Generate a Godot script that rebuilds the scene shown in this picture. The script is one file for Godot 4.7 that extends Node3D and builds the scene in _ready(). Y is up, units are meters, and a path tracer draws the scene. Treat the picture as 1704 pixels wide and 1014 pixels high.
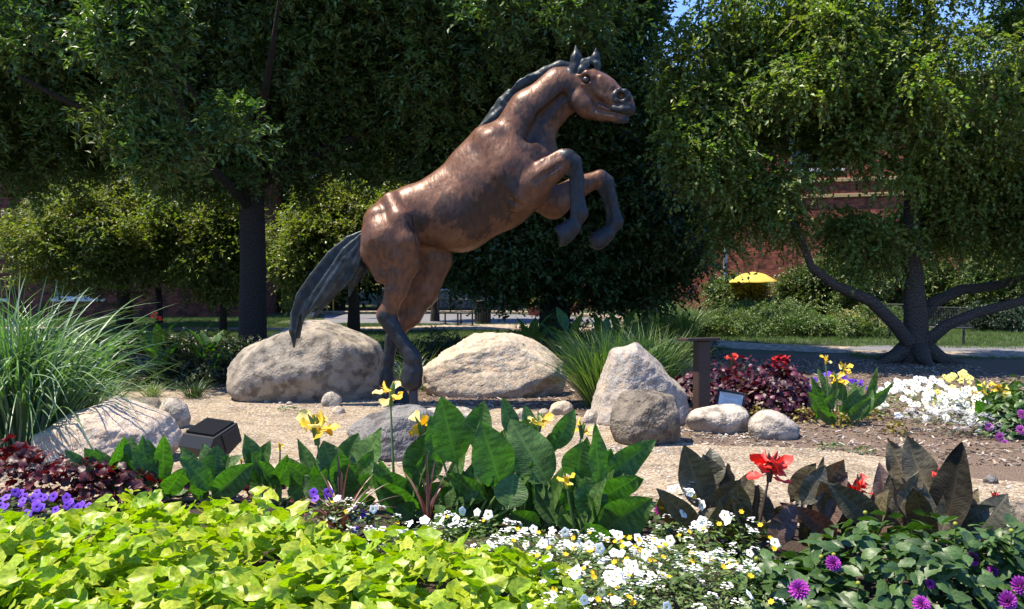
extends Node3D

# A bronze horse leaping over boulders in a flower garden.  1 unit = 1 m, y up, the camera looks along -z.

var rng := RandomNumberGenerator.new()
var names := {}
const HORSE := 130.1        # sculptor's units per metre of the horse statue
const EYE := Vector3(0, 1.65, 0)


# ------------------------------------------------------------------ helpers: nodes
func numbered(called: String) -> String:
	var k: int = names.get(called, 0)
	names[called] = k + 1
	return called if k == 0 else "%s_%03d" % [called, k]

func tag(o: Node3D, label := "", category := "", group := "", kind := "") -> Node3D:
	if label: o.set_meta("label", label)
	if category: o.set_meta("category", category)
	if group: o.set_meta("group", group)
	if kind: o.set_meta("kind", kind)
	return o

func thing(called: String, label: String, category: String, at := Vector3.ZERO, turn := 0.0, group := "") -> Node3D:
	var o := Node3D.new()
	o.name = numbered(called)
	add_child(o, true)
	o.position = at
	o.rotation.y = turn
	return tag(o, label, category, group)

func piece(called: String, mesh: Mesh, m: Material, parent: Node3D, at := Transform3D.IDENTITY) -> MeshInstance3D:
	var o := MeshInstance3D.new()
	o.mesh = mesh
	o.material_override = m
	o.name = numbered(called) if parent == self else called
	parent.add_child(o, true)
	o.transform = at
	return o

func scatter(called: String, mesh: Mesh, m: Material, parent: Node3D, places: Array, colors := []) -> MultiMeshInstance3D:
	var mm := MultiMesh.new()
	mm.transform_format = MultiMesh.TRANSFORM_3D
	mm.use_colors = colors.size() > 0
	mm.mesh = mesh
	mm.instance_count = places.size()
	for i in places.size():
		mm.set_instance_transform(i, places[i])
		if colors.size() > 0:
			mm.set_instance_color(i, colors[i])
	var o := MultiMeshInstance3D.new()
	o.multimesh = mm
	o.material_override = m
	o.name = numbered(called) if parent == self else called
	parent.add_child(o, true)
	o.set_meta("kind", "stuff")
	return o

func copy(o: Node3D, label: String, at: Vector3, turn := 0.0, size := 1.0) -> Node3D:
	var c: Node3D = o.duplicate()
	var plain := String(o.name)
	if plain.length() > 4 and plain[plain.length() - 4] == "_" and plain.right(3).is_valid_int():
		plain = plain.left(plain.length() - 4)
	c.name = numbered(plain)
	add_child(c, true)
	c.position = at
	c.rotation.y = turn
	c.scale = Vector3.ONE * size
	c.set_meta("label", label)
	return c

func rnd(a: float, b: float) -> float:
	return rng.randf_range(a, b)


# ------------------------------------------------------------------ helpers: materials
func lin(r: float, g: float, b: float) -> Color:
	return Color(r, g, b).linear_to_srgb()

func mat(c: Color, rough := 0.8, tinted := false) -> StandardMaterial3D:
	var m := StandardMaterial3D.new()
	m.albedo_color = c
	m.roughness = rough
	m.vertex_color_use_as_albedo = tinted
	m.cull_mode = BaseMaterial3D.CULL_DISABLED
	return m

func leaf_mat(c: Color, through: Color, rough := 0.5, spec := 0.5) -> StandardMaterial3D:
	var m := mat(c, rough, true)
	m.backlight_enabled = true
	m.backlight = through
	m.metallic_specular = spec
	return m

func noise(kind: int, freq: float, octaves := 4, s := 1) -> FastNoiseLite:
	var n := FastNoiseLite.new()
	n.noise_type = kind
	n.frequency = freq
	n.seed = s
	n.fractal_type = FastNoiseLite.FRACTAL_FBM if octaves > 1 else FastNoiseLite.FRACTAL_NONE
	n.fractal_octaves = octaves
	return n

func ramp(stops: Array) -> Gradient:
	var g := Gradient.new()
	var o := PackedFloat32Array()
	var c := PackedColorArray()
	for s in stops:
		o.append(s[0])
		c.append(s[1])
	g.offsets = o
	g.colors = c
	return g

func noise_tex(n: FastNoiseLite, size: int, stops := []) -> NoiseTexture2D:
	var t := NoiseTexture2D.new()
	t.width = size
	t.height = size
	t.seamless = true
	t.seamless_blend_skirt = 0.15
	t.generate_mipmaps = false
	t.noise = n
	if stops.size() > 0:
		t.color_ramp = ramp(stops)
	return t

func tri(m: StandardMaterial3D, scale: float, world := true) -> void:
	m.uv1_triplanar = true
	m.uv1_world_triplanar = world
	m.uv1_scale = Vector3.ONE * scale
	m.uv1_triplanar_sharpness = 4.0

func relief(m: StandardMaterial3D, t: Texture2D, cm: float) -> void:
	m.heightmap_enabled = true
	m.heightmap_texture = t
	m.heightmap_scale = cm

func overlay(m: StandardMaterial3D, t: Texture2D, scale: float) -> void:
	m.detail_enabled = true
	m.detail_blend_mode = BaseMaterial3D.BLEND_MODE_MUL
	m.detail_uv_layer = BaseMaterial3D.DETAIL_UV_2
	m.detail_albedo = t
	m.uv2_triplanar = true
	m.uv2_world_triplanar = true
	m.uv2_scale = Vector3.ONE * scale


# ------------------------------------------------------------------ helpers: meshes
class Geo:
	var v := PackedVector3Array()
	var c := PackedColorArray()
	var uv := PackedVector2Array()
	var ix := PackedInt32Array()

	func put(p: Vector3, col := Color.WHITE, t := Vector2.ZERO) -> int:
		v.append(p)
		c.append(col)
		uv.append(t)
		return v.size() - 1

	func face(a: int, b: int, d: int) -> void:
		ix.append(a)
		ix.append(b)
		ix.append(d)

	func quad(a: int, b: int, d: int, e: int) -> void:
		face(a, b, d)
		face(a, d, e)

	func tube(path: Array, radii: Array, sides := 8, col := Color.WHITE, cap := true) -> void:
		var first := v.size()
		var side := Vector3.RIGHT
		for i in path.size():
			var a: Vector3 = path[maxi(i - 1, 0)]
			var b: Vector3 = path[mini(i + 1, path.size() - 1)]
			var along := (b - a).normalized()
			if i == 0:
				side = along.cross(Vector3.FORWARD if absf(along.z) < 0.9 else Vector3.UP).normalized()
			side = (side - along * side.dot(along)).normalized()
			var over := along.cross(side)
			var here: Vector3 = path[i]
			for k in sides:
				var w := TAU * k / sides
				put(here + (side * cos(w) + over * sin(w)) * float(radii[i]), col, Vector2(float(k) / sides, float(i)))
		for i in path.size() - 1:
			for k in sides:
				var p := first + i * sides + k
				var q := first + i * sides + (k + 1) % sides
				quad(p, p + sides, q + sides, q)
		if cap:
			for e in [0, path.size() - 1]:
				var mid := put(path[e], col)
				for k in sides:
					var p: int = first + e * sides + k
					var q: int = first + e * sides + (k + 1) % sides
					if e == 0: face(mid, p, q)
					else: face(mid, q, p)

	# a box with chamfered edges: eight corners, each three vertices
	func box(mid: Vector3, size: Vector3, turn := Basis.IDENTITY, chamfer := 0.0, col := Color.WHITE) -> void:
		var h := size / 2
		if chamfer <= 0.0:
			for axis in 3:
				for s in [-1.0, 1.0]:
					var q := []
					for st in [[-1, -1], [1, -1], [1, 1], [-1, 1]]:
						var p := Vector3.ZERO
						p[axis] = s * h[axis]
						p[(axis + 1) % 3] = st[0] * h[(axis + 1) % 3]
						p[(axis + 2) % 3] = st[1] * h[(axis + 2) % 3]
						q.append(put(mid + turn * p, col, Vector2(st[0], st[1]) * 0.5))
					if s < 0: quad(q[0], q[1], q[2], q[3])
					else: quad(q[3], q[2], q[1], q[0])
			return
		var id := {}
		for sx in [-1, 1]:
			for sy in [-1, 1]:
				for sz in [-1, 1]:
					for axis in 3:
						var p := Vector3(sx * h.x, sy * h.y, sz * h.z)
						for o in 3:
							if o != axis:
								p[o] -= signf(p[o]) * chamfer
						id[[sx, sy, sz, axis]] = mid + turn * p
		var polys := []
		for axis in 3:
			for s in [-1, 1]:
				var q := []
				for st in [[-1, -1], [1, -1], [1, 1], [-1, 1]]:
					var key := [0, 0, 0, axis]
					key[axis] = s
					key[(axis + 1) % 3] = st[0]
					key[(axis + 2) % 3] = st[1]
					q.append(id[key])
				polys.append(q)
			for s in [-1, 1]:
				for t in [-1, 1]:
					var q := []
					for e in [[-1, (axis + 1) % 3], [1, (axis + 1) % 3], [1, (axis + 2) % 3], [-1, (axis + 2) % 3]]:
						var key := [0, 0, 0, e[1]]
						key[axis] = e[0]
						key[(axis + 1) % 3] = s
						key[(axis + 2) % 3] = t
						q.append(id[key])
					polys.append(q)
		for sx in [-1, 1]:
			for sy in [-1, 1]:
				for sz in [-1, 1]:
					polys.append([id[[sx, sy, sz, 0]], id[[sx, sy, sz, 1]], id[[sx, sy, sz, 2]]])
		for q in polys:
			var centre := Vector3.ZERO
			for p in q: centre += p / q.size()
			var nrm: Vector3 = (q[2] - q[0]).cross(q[1] - q[0])
			if nrm.dot(centre - mid) < 0: q.reverse()
			var ids := []
			for p in q: ids.append(put(p, col))
			face(ids[0], ids[1], ids[2])
			if ids.size() == 4: face(ids[0], ids[2], ids[3])

	func mesh(smooth := true) -> ArrayMesh:
		var n := PackedVector3Array()
		var vv := v
		var cc := c
		var uu := uv
		var ii := ix
		if not smooth:
			vv = PackedVector3Array()
			cc = PackedColorArray()
			uu = PackedVector2Array()
			ii = PackedInt32Array()
			for k in ix.size():
				vv.append(v[ix[k]])
				cc.append(c[ix[k]])
				uu.append(uv[ix[k]])
				ii.append(k)
		n.resize(vv.size())
		for t in range(0, ii.size(), 3):
			var a := ii[t]
			var b := ii[t + 1]
			var d := ii[t + 2]
			var f := (vv[d] - vv[a]).cross(vv[b] - vv[a])
			n[a] += f
			n[b] += f
			n[d] += f
		for k in n.size():
			n[k] = n[k].normalized() if n[k].length_squared() > 1e-18 else Vector3.UP
		var arr := []
		arr.resize(Mesh.ARRAY_MAX)
		arr[Mesh.ARRAY_VERTEX] = vv
		arr[Mesh.ARRAY_NORMAL] = n
		arr[Mesh.ARRAY_COLOR] = cc
		arr[Mesh.ARRAY_TEX_UV] = uu
		arr[Mesh.ARRAY_INDEX] = ii
		var out := ArrayMesh.new()
		out.add_surface_from_arrays(Mesh.PRIMITIVE_TRIANGLES, arr)
		return out


# A leaf (or petal): a sheet along a bent rib from base to tip, folded along the rib.
# shape "lance", "heart", "blade", "petal"; face = the way its upper side looks; bow = how far the rib bulges; tipfall = how far the tip drops.
func leaf_into(g: Geo, base: Vector3, tip: Vector3, wide: float, face: Vector3, o := {}) -> void:
	var shape: String = o.get("shape", "lance")
	var bow: float = o.get("bow", 0.0)
	var fold: float = o.get("fold", 0.25)
	var fall: float = o.get("fall", 0.0)
	var rows: int = o.get("rows", 10)
	var across: int = o.get("across", 4)
	var wave: float = o.get("wave", 0.0)
	var twist: float = o.get("twist", 0.0)
	var col: Color = o.get("col", Color.WHITE)
	var ph: float = o.get("phase", 0.0)
	var axis := tip - base
	var length := axis.length()
	var along := axis / length
	var side0 := along.cross(face).normalized()
	var up0 := side0.cross(along).normalized()
	var first := g.v.size()
	for i in rows + 1:
		var t := float(i) / rows
		var w := 0.0
		match shape:
			"heart":
				w = pow(maxf(0.0, 1.0 - t), 0.75) * minf(1.0, 0.62 + t * 2.6) * (1.0 - 0.15 * sin(t * 9.0))
				w = minf(w * 1.05, 1.0)
			"blade":
				w = minf(1.0, t * 8.0 + 0.5) * pow(1.0 - t, 0.6)
			"petal":
				w = sin(PI * pow(clampf(t, 0.0, 1.0), 1.5) * 0.93 + 0.1)
			"tooth":
				w = sin(PI * pow(t, 0.75)) * (1.0 + 0.16 * (1.0 if i % 2 == 1 else -0.6))
			_:
				w = minf(1.0, 3.3 * pow(t, 0.75) * (1.0 - t)) if t > 0.0 and t < 1.0 else 0.0
				if t < 0.12: w = maxf(w * 0.6, 0.07)
		w = maxf(w, 0.004) * wide * 0.5
		var mid := base + axis * t + up0 * (bow * 4.0 * t * (1.0 - t)) + Vector3.DOWN * (fall * t * t)
		var turn := twist * t
		var side := side0.rotated(along, turn)
		var up := up0.rotated(along, turn)
		for j in across + 1:
			var s := 2.0 * j / across - 1.0
			var lift := absf(s) * w * fold
			var ripple := wave * length * sin(t * 13.0 + ph + signf(s) * 1.3) * s * s
			var back := 0.0
			if shape == "heart" and t < 0.3:
				back = -length * 0.16 * s * s * (1.0 - t / 0.3)
			g.put(mid + side * (s * w) + up * (lift + ripple) + along * back, col, Vector2(0.5 + s * 0.5, t))
	for i in rows:
		for j in across:
			var p := first + i * (across + 1) + j
			g.quad(p, p + 1, p + across + 2, p + across + 1)

func leaf_mesh(base: Vector3, tip: Vector3, wide: float, face: Vector3, o := {}) -> ArrayMesh:
	var g := Geo.new()
	leaf_into(g, base, tip, wide, face, o)
	return g.mesh()

func tint(r: float, g: float, b: float, spread := 0.2) -> Color:
	var k := 1.0 + rnd(-spread, spread)
	return Color(r * k * (1.0 + rnd(-spread, spread) * 0.4), g * k, b * k * (1.0 + rnd(-spread, spread) * 0.5))


# A sculpted skin: tapered capsules joined by a smooth minimum, meshed as surface nets.
# bone = [a, b, radius a, radius b, blend, colour index]; blend < 0 carves a groove.
func sculpt(bones: Array, cell: float, palette: Array, keep := func(_p): return true) -> Geo:
	var lo := Vector3.INF
	var hi := -Vector3.INF
	var n := bones.size()
	var pa := PackedVector3Array()
	var ba := PackedVector3Array()
	var il := PackedFloat32Array()
	var ra := PackedFloat32Array()
	var dr := PackedFloat32Array()
	var kk := PackedFloat32Array()
	for b in bones:
		var d: Vector3 = b[1] - b[0]
		pa.append(b[0])
		ba.append(d)
		il.append(1.0 / maxf(d.length_squared(), 1e-6))
		ra.append(b[2])
		dr.append(b[3] - b[2])
		kk.append(b[4])
		if b[4] > 0:
			var r := Vector3.ONE * (maxf(b[2], b[3]) + cell * 4)
			lo = lo.min(b[0] - r).min(b[1] - r)
			hi = hi.max(b[0] + r).max(b[1] + r)
	var B := 5
	var nb := Vector3i(((hi - lo) / (cell * B)).ceil())
	var nx := nb.x * B + 1
	var ny := nb.y * B + 1
	var nz := nb.z * B + 1
	var f := PackedFloat32Array()
	f.resize(nx * ny * nz)
	f.fill(99.0)
	var lists := {}
	var half := cell * B * 0.5
	var reach := half * 1.7321
	for b in n:
		var margin := reach + absf(kk[b]) + cell
		var r := Vector3.ONE * (maxf(ra[b], ra[b] + dr[b]) + margin)
		var e := pa[b] + ba[b]
		var i0 := Vector3i(((pa[b].min(e) - r - lo) / (cell * B)).floor()).clamp(Vector3i.ZERO, nb - Vector3i.ONE)
		var i1 := Vector3i(((pa[b].max(e) + r - lo) / (cell * B)).floor()).clamp(Vector3i.ZERO, nb - Vector3i.ONE)
		for z in range(i0.z, i1.z + 1):
			for y in range(i0.y, i1.y + 1):
				for x in range(i0.x, i1.x + 1):
					var p := lo + Vector3(x + 0.5, y + 0.5, z + 0.5) * (cell * B)
					var q := p - pa[b]
					var h := clampf(q.dot(ba[b]) * il[b], 0.0, 1.0)
					if (q - ba[b] * h).length() - ra[b] - dr[b] * h < margin:
						var key := (z * nb.y + y) * nb.x + x
						if not lists.has(key): lists[key] = PackedInt32Array()
						lists[key].append(b)
	var active := []
	for key in lists:
		var list: PackedInt32Array = lists[key]
		var bx: int = key % nb.x
		var by: int = (key / nb.x) % nb.y
		var bz: int = key / (nb.x * nb.y)
		var mid := lo + Vector3(bx + 0.5, by + 0.5, bz + 0.5) * (cell * B)
		var d := 1e4
		var most := 0.0
		for b in list:
			var q := mid - pa[b]
			var h := clampf(q.dot(ba[b]) * il[b], 0.0, 1.0)
			var e := (q - ba[b] * h).length() - ra[b] - dr[b] * h
			if kk[b] > 0:
				d = minf(d, e)
				most = maxf(most, kk[b])
			elif e < reach: most = maxf(most, 1000.0)
		if d > reach + most * 0.6: continue
		if d < -reach and most < 900.0:
			for z in B:
				for y in B:
					var at := ((bz * B + z) * ny + by * B + y) * nx + bx * B
					for x in B: f[at + x] = -9.0
			continue
		active.append(key)
		for z in B:
			for y in B:
				var at := ((bz * B + z) * ny + by * B + y) * nx + bx * B
				for x in B:
					var p := lo + Vector3(bx * B + x, by * B + y, bz * B + z) * cell
					var s := 1e4
					for b in list:
						var q := p - pa[b]
						var h := clampf(q.dot(ba[b]) * il[b], 0.0, 1.0)
						var e := (q - ba[b] * h).length() - ra[b] - dr[b] * h
						var k := kk[b]
						if k > 0.0:
							var w := maxf(k - absf(s - e), 0.0)
							s = minf(s, e) - w * w * 0.25 / k
						else:
							var w := maxf(-k - absf(s + e), 0.0)
							s = maxf(s, -e) - w * w * 0.25 / k
					f[at + x] = s
	var g := Geo.new()
	var vid := {}
	var sx := 1
	var sy := nx
	var sz := nx * ny
	var offs := [0, sx, sy, sx + sy, sz, sx + sz, sy + sz, sx + sy + sz]
	var edges := [[0, 1], [2, 3], [4, 5], [6, 7], [0, 2], [1, 3], [4, 6], [5, 7], [0, 4], [1, 5], [2, 6], [3, 7]]
	var corner := []
	for q in 8: corner.append(Vector3(q & 1, (q >> 1) & 1, q >> 2))
	var where := PackedInt32Array()
	for key in active:
		var list: PackedInt32Array = lists[key]
		var bx: int = key % nb.x
		var by: int = (key / nb.x) % nb.y
		var bz: int = key / (nb.x * nb.y)
		for z in B:
			for y in B:
				for x in B:
					var at := ((bz * B + z) * ny + by * B + y) * nx + bx * B + x
					var f0 := f[at] < 0.0
					if f0 == (f[at + sx] < 0.0) and f0 == (f[at + sy] < 0.0) and f0 == (f[at + sz] < 0.0) and f0 == (f[at + sx + sy] < 0.0) and f0 == (f[at + sx + sz] < 0.0) and f0 == (f[at + sy + sz] < 0.0) and f0 == (f[at + sx + sy + sz] < 0.0):
						continue
					var sum := Vector3.ZERO
					var cnt := 0
					for e in edges:
						var a: float = f[at + offs[e[0]]]
						var b: float = f[at + offs[e[1]]]
						if (a < 0.0) != (b < 0.0):
							a = clampf(a, -cell * 2, cell * 2)
							b = clampf(b, -cell * 2, cell * 2)
							sum += corner[e[0]].lerp(corner[e[1]], a / (a - b))
							cnt += 1
					var p := lo + (Vector3(bx * B + x, by * B + y, bz * B + z) + sum / cnt) * cell
					var col := Color(0, 0, 0)
					var total := 0.0
					for b in list:
						if kk[b] <= 0.0: continue
						var q := p - pa[b]
						var h := clampf(q.dot(ba[b]) * il[b], 0.0, 1.0)
						var e := maxf((q - ba[b] * h).length() - ra[b] - dr[b] * h, 0.0) + cell
						var w := 1.0 / (e * e * e)
						col += palette[bones[b][5]] * w
						total += w
					vid[at] = g.put(p, col / total)
					where.append(at)
	for i in where.size():
		var at := where[i]
		if not keep.call(g.v[i]): continue
		var inside := f[at] < 0.0
		for e in [[sx, sy, sz], [sy, sz, sx], [sz, sx, sy]]:
			if inside == (f[at + e[0]] < 0.0): continue
			var a = vid.get(at)
			var b = vid.get(at - e[1])
			var c = vid.get(at - e[1] - e[2])
			var d = vid.get(at - e[2])
			if b == null or c == null or d == null: continue
			if inside: g.quad(a, d, c, b)
			else: g.quad(a, b, c, d)
	return g



# ------------------------------------------------------------------ the bronze horse (sculptor's units: along, down, towards the viewer)
func hv(u: float, v: float, w: float) -> Vector3:
	return Vector3(u - 650.0, 676.0 - v, w)

# a chain of joints [u, v, w, radius] becomes a row of tapered bones
func chain(into: Array, joints: Array, blend: float, colour := 0) -> void:
	for i in joints.size() - 1:
		var a = joints[i]
		var b = joints[i + 1]
		into.append([hv(a[0], a[1], a[2]), hv(b[0], b[1], b[2]), float(a[3]), float(b[3]), blend, colour])

# the head is turned a little towards the viewer: s = offset to the horse's right
func hd(u: float, v: float, s: float, r: float) -> Array:
	return [u - s * 0.30 - (u - 950.0) * 0.05, v + 3.0 + (u - 950.0) * 0.06, (u - 950.0) * 0.5 + s, r]

func both(into: Array, joints: Array, blend: float, colour := 0) -> void:
	chain(into, joints, blend, colour)
	var other := []
	for j in joints: other.append([j[0], j[1], -j[2], j[3]])
	chain(into, other, blend, colour)

func horse_bones() -> Array:
	var b := []
	# trunk
	chain(b, [[650, 374, 0, 37], [690, 361, 0, 42], [763, 356, 0, 57], [818, 311, 0, 63], [856, 289, 0, 58]], 22)
	chain(b, [[655, 354, 0, 27], [690, 346, 0, 28], [740, 317, 0, 27], [778, 274, 0, 23], [806, 234, 0, 20]], 24)
	chain(b, [[770, 368, 0, 43], [836, 326, 0, 50], [878, 310, 0, 39]], 20)
	# neck: the crested part, then the windpipe part below it
	chain(b, [[838, 262, 0, 50], [885, 190, 0, 34], [932, 149, 0, 28], [961.8, 142.7, 4, 23]], 30)
	chain(b, [[868, 280, 0, 46], [893, 262, 0, 38]], 20)
	both(b, [[872, 276, 26, 30], [898, 268, 16, 26]], 16)
	chain(b, [[946.9, 176.3, 2, 15], [925, 195, 0, 15], [909, 219, 0, 17], [898, 248, 0, 28]], 7)
	# shoulders
	both(b, [[822, 244, 26, 28], [846, 284, 40, 34], [868, 310, 44, 28]], 12)
	both(b, [[806, 232, 12, 18], [838, 262, 36, 22], [872, 284, 46, 22]], 8)
	both(b, [[836, 296, 52, 24], [862, 332, 52, 23]], 6)
	both(b, [[852, 258, 40, 20], [880, 262, 42, 16], [900, 268, 34, 13]], 8)
	# haunches
	both(b, [[640, 372, 26, 31], [649, 402, 40, 39], [664, 426, 46, 31]], 10)
	both(b, [[656, 338, 26, 17], [672, 370, 54, 19], [684, 402, 62, 18], [684, 420, 60, 16]], 6)
	both(b, [[626, 388, 26, 20], [630, 420, 42, 23], [644, 456, 46, 16]], 4)
	# near hind leg
	chain(b, [[666.3, 409.2, 40, 34], [674.5, 436.6, 44, 25]], 10)
	chain(b, [[687.2, 409.3, 44, 16], [686.2, 438.6, 44, 14], [676.3, 477.6, 42, 10]], 10)
	chain(b, [[669.1, 452.3, 48, 22], [665, 483.4, 46, 17], [654.8, 512.8, 42, 12]], 5)
	chain(b, [[654.6, 479.6, 40, 9], [649.7, 505, 40, 6.5], [641.9, 519.7, 40, 7.5], [645.8, 529.4, 40, 9]], 7)
	chain(b, [[654.6, 512.8, 40, 12], [648.7, 524.6, 40, 13], [657.7, 540.1, 42, 12.5]], 8, 1)
	chain(b, [[655.8, 538.2, 42, 12.5], [672.8, 563.3, 46, 10.8], [688.7, 585.4, 50, 12], [691.7, 592.2, 50, 14]], 6, 1)
	chain(b, [[652.8, 544, 42, 5], [668.9, 569.1, 46, 5], [680.9, 588.4, 49, 6]], 3, 1)
	chain(b, [[692.6, 594.2, 50, 13.5], [694.6, 611.7, 50, 14]], 6, 1)
	chain(b, [[690.7, 617.5, 50, 16.5], [690.2, 629.1, 50, 17.5]], 5, 1)
	chain(b, [[679.4, 611.3, 54, 5], [683.4, 608.3, 55, 5]], 4, 1)
	# far hind leg
	chain(b, [[674.7, 382.5, -34, 40], [719.1, 427.2, -40, 30]], 14)
	chain(b, [[719.1, 431.3, -40, 31], [702.7, 486.5, -40, 24], [682.4, 527.4, -38, 15], [664.1, 544.7, -38, 13]], 10)
	chain(b, [[686.7, 439.6, -36, 26], [676.5, 486.5, -36, 18], [657.9, 533.5, -38, 9]], 10)
	chain(b, [[660, 546.8, -38, 13], [648.7, 564.1, -38, 11], [641.6, 603, -38, 10], [638.5, 625.4, -38, 11.5], [638.5, 635.6, -38, 13]], 6, 1)
	chain(b, [[639.5, 637.7, -38, 12], [651.8, 656.1, -38, 11.5], [660, 664.2, -38, 15], [664.1, 675.5, -38, 19]], 6, 1)
	# near foreleg
	chain(b, [[865.6, 319.8, 46, 27], [883.1, 310.6, 52, 25], [912.9, 291.8, 58, 19], [939.1, 274.3, 58, 14.5]], 8)
	chain(b, [[879.2, 331.8, 50, 20], [903.3, 310.9, 56, 14], [929.4, 287.9, 58, 9]], 5)
	chain(b, [[871.4, 301.1, 54, 12], [903.2, 280.4, 60, 9], [931.3, 262.7, 58, 7]], 4)
	chain(b, [[941, 270.5, 58, 15.5], [949.7, 278.2, 58, 13]], 5, 1)
	chain(b, [[945, 265, 58, 8], [955, 275, 58, 8.5]], 3, 1)
	chain(b, [[936, 284, 58, 6.5], [943, 293, 58, 5]], 3, 1)
	chain(b, [[952.6, 278.2, 58, 13], [958, 300, 58, 9.8], [960.4, 338, 58, 9.4], [962.3, 355.6, 58, 13.2]], 4, 1)
	chain(b, [[948, 288, 58, 4.6], [949.5, 322.7, 58, 4.4], [953, 353.7, 58, 6.5], [951, 362, 58, 5]], 2, 1)
	chain(b, [[963, 361, 58, 11.5], [951, 378, 56, 10.5]], 4, 1)
	chain(b, [[950, 380, 56, 14.5], [938.2, 390.3, 55, 16.5], [931.5, 394.2, 55, 17.5]], 1.8, 1)
	b.append([hv(902, 403, 30), hv(902, 403, 80), 27.0, 27.0, -1.2, 1])
	# far foreleg
	chain(b, [[880.7, 314.3, -46, 26], [922.9, 334.6, -48, 26], [965.4, 306.4, -54, 18], [1003.6, 291.8, -56, 14]], 8)
	chain(b, [[1004.7, 291.8, -56, 14], [1015, 299, -56, 12.5], [1023.2, 325.8, -56, 9.6], [1029, 352, -56, 9.4], [1031.5, 365, -56, 12.8]], 4, 1)
	chain(b, [[1009, 288, -56, 7], [1019, 299, -56, 7.5]], 3, 1)
	chain(b, [[1003, 308, -56, 6], [1013, 330, -56, 4.2], [1019, 356, -56, 4.4], [1018, 372, -56, 4.6]], 2, 1)
	chain(b, [[1031, 370, -56, 11], [1017.5, 385, -54, 10]], 4, 1)
	chain(b, [[1016, 386.5, -54, 13.5], [1006.6, 394, -54, 15.5], [1000.4, 398.1, -54, 16.5]], 1.8, 1)
	b.append([hv(966, 416, -80), hv(966, 416, -30), 25.0, 25.0, -1.2, 1])
	# head
	var c := []
	chain(c, [hd(962, 134, 0, 21), hd(984, 140, 0, 22), hd(1000, 144, 0, 20)], 12)
	chain(c, [hd(985, 136, 0, 17), hd(1012, 148, 0, 14), hd(1040, 168, 0, 11)], 8)
	chain(c, [hd(1000, 150, 0, 19), hd(1024, 166, 0, 14.5), hd(1043, 177, 0, 12)], 8)
	for s in [-1, 1]:
		chain(c, [hd(968, 168, 13 * s, 18), hd(976, 176, 12 * s, 17)], 9)
		chain(c, [hd(975, 184, 11 * s, 11), hd(1000, 191, 7 * s, 8), hd(1024, 195, 5 * s, 6.5)], 5)
		chain(c, [hd(985, 150, 17 * s, 5), hd(1010, 164, 14 * s, 4)], 4)        # cheek bone
		chain(c, [hd(972, 129, 21 * s, 5), hd(982, 127, 22 * s, 5), hd(992, 133, 21 * s, 4)], 4)   # brow
		chain(c, [hd(976, 145, 22 * s, 3), hd(988, 143, 22 * s, 3)], 3)        # lower lid
		chain(c, [hd(1026, 161, 13 * s, 3.6), hd(1033, 154, 13 * s, 4), hd(1042, 156, 12 * s, 4), hd(1047, 164, 10 * s, 4), hd(1040, 172, 11 * s, 3.6), hd(1029, 170, 13 * s, 3.4), hd(1026, 161, 13 * s, 3.6)], 3, 2)   # nostril rim
		chain(c, [hd(1024, 182, 11 * s, 5), hd(1038, 184, 10 * s, 6), hd(1048, 183, 7 * s, 6.5)], 4, 2)   # lips
		chain(c, [hd(1004, 134, 13 * s, 5), hd(1020, 148, 11 * s, 4.5)], 6)
		chain(c, [hd(1000, 178, 13 * s, 4), hd(1015, 184, 11 * s, 3)], 4)
		c.append(groove(hd(1037, 163, 22 * s, 6.5), hd(1035, 163, 11 * s, 5.5), -1.5))
		c.append(groove(hd(1020, 191, 15 * s, 2.4), hd(1052, 191, 12 * s, 3.4), -2.0))
		c.append(groove(hd(980, 137, 29 * s, 7.5), hd(981, 137, 25 * s, 7.0), -2.5))
		c.append(groove(hd(1003, 172, 24 * s, 4.0), hd(1018, 178, 21 * s, 3.0), -4.0))
		c.append(groove(hd(990, 160, 27 * s, 6.0), hd(1002, 176, 24 * s, 6.0), -5.0))
	chain(c, [hd(985, 176, 0, 13), hd(1018, 186, 0, 8.5), hd(1036, 196, 0, 6.5)], 5)
	chain(c, [hd(1024, 198, 0, 7), hd(1040, 199, 0, 6.5)], 4, 2)
	chain(c, [hd(1042, 178, 0, 12), hd(1047, 184, 0, 9)], 5, 2)
	b.append_array(c)
	# ears
	chain(b, [hd(960, 136, 10, 9), hd(962, 118, 13, 11), hd(962, 100, 13, 9), hd(961, 80, 11, 1.5)], 4, 1)
	b.append(groove(hd(971, 122, 24, 6.5), hd(968, 94, 21, 4.0), -2.0))
	chain(b, [hd(986, 122, -12, 9), hd(988, 108, -13, 9), hd(988, 95, -13, 7), hd(989, 80, -13, 1.5)], 4, 1)
	# grooves between the muscles
	var g := [
		[[882, 236, 40, 8.0], [902, 201, 33, 9.0], -9.0], [[902, 201, 33, 9.0], [935, 167, 27, 6.5], -8.0],
		[[705, 404, 66, 5.0], [690, 366, 68, 4.0], -9.0], [[630, 408, 75, 4.0], [643, 434, 73, 4.5], -3.0], [[643, 434, 73, 4.5], [672, 450, 73, 3.5], -3.0],
		[[836, 326, 76, 5.0], [868, 350, 66, 4.0], -5.0], [[802, 288, 77, 4.0], [822, 330, 79, 4.0], -9.0], [[856, 296, 79, 4.0], [860, 322, 80, 4.0], -4.0],
		[[888, 309, 79, 3.6], [930, 281, 74, 3.0], -3.0], 
		[[654, 470, 66, 1.6], [646, 505, 58, 1.4], -3.0],
	]
	for e in g:
		for s in [1.0, -1.0]:
			b.append(groove([e[0][0], e[0][1], e[0][2] * s, e[0][3]], [e[1][0], e[1][1], e[1][2] * s, e[1][3]], e[2]))
	return b

func groove(a: Array, b: Array, blend: float) -> Array:
	return [hv(a[0], a[1], a[2]), hv(b[0], b[1], b[2]), float(a[3]), float(b[3]), blend, 0]

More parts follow.
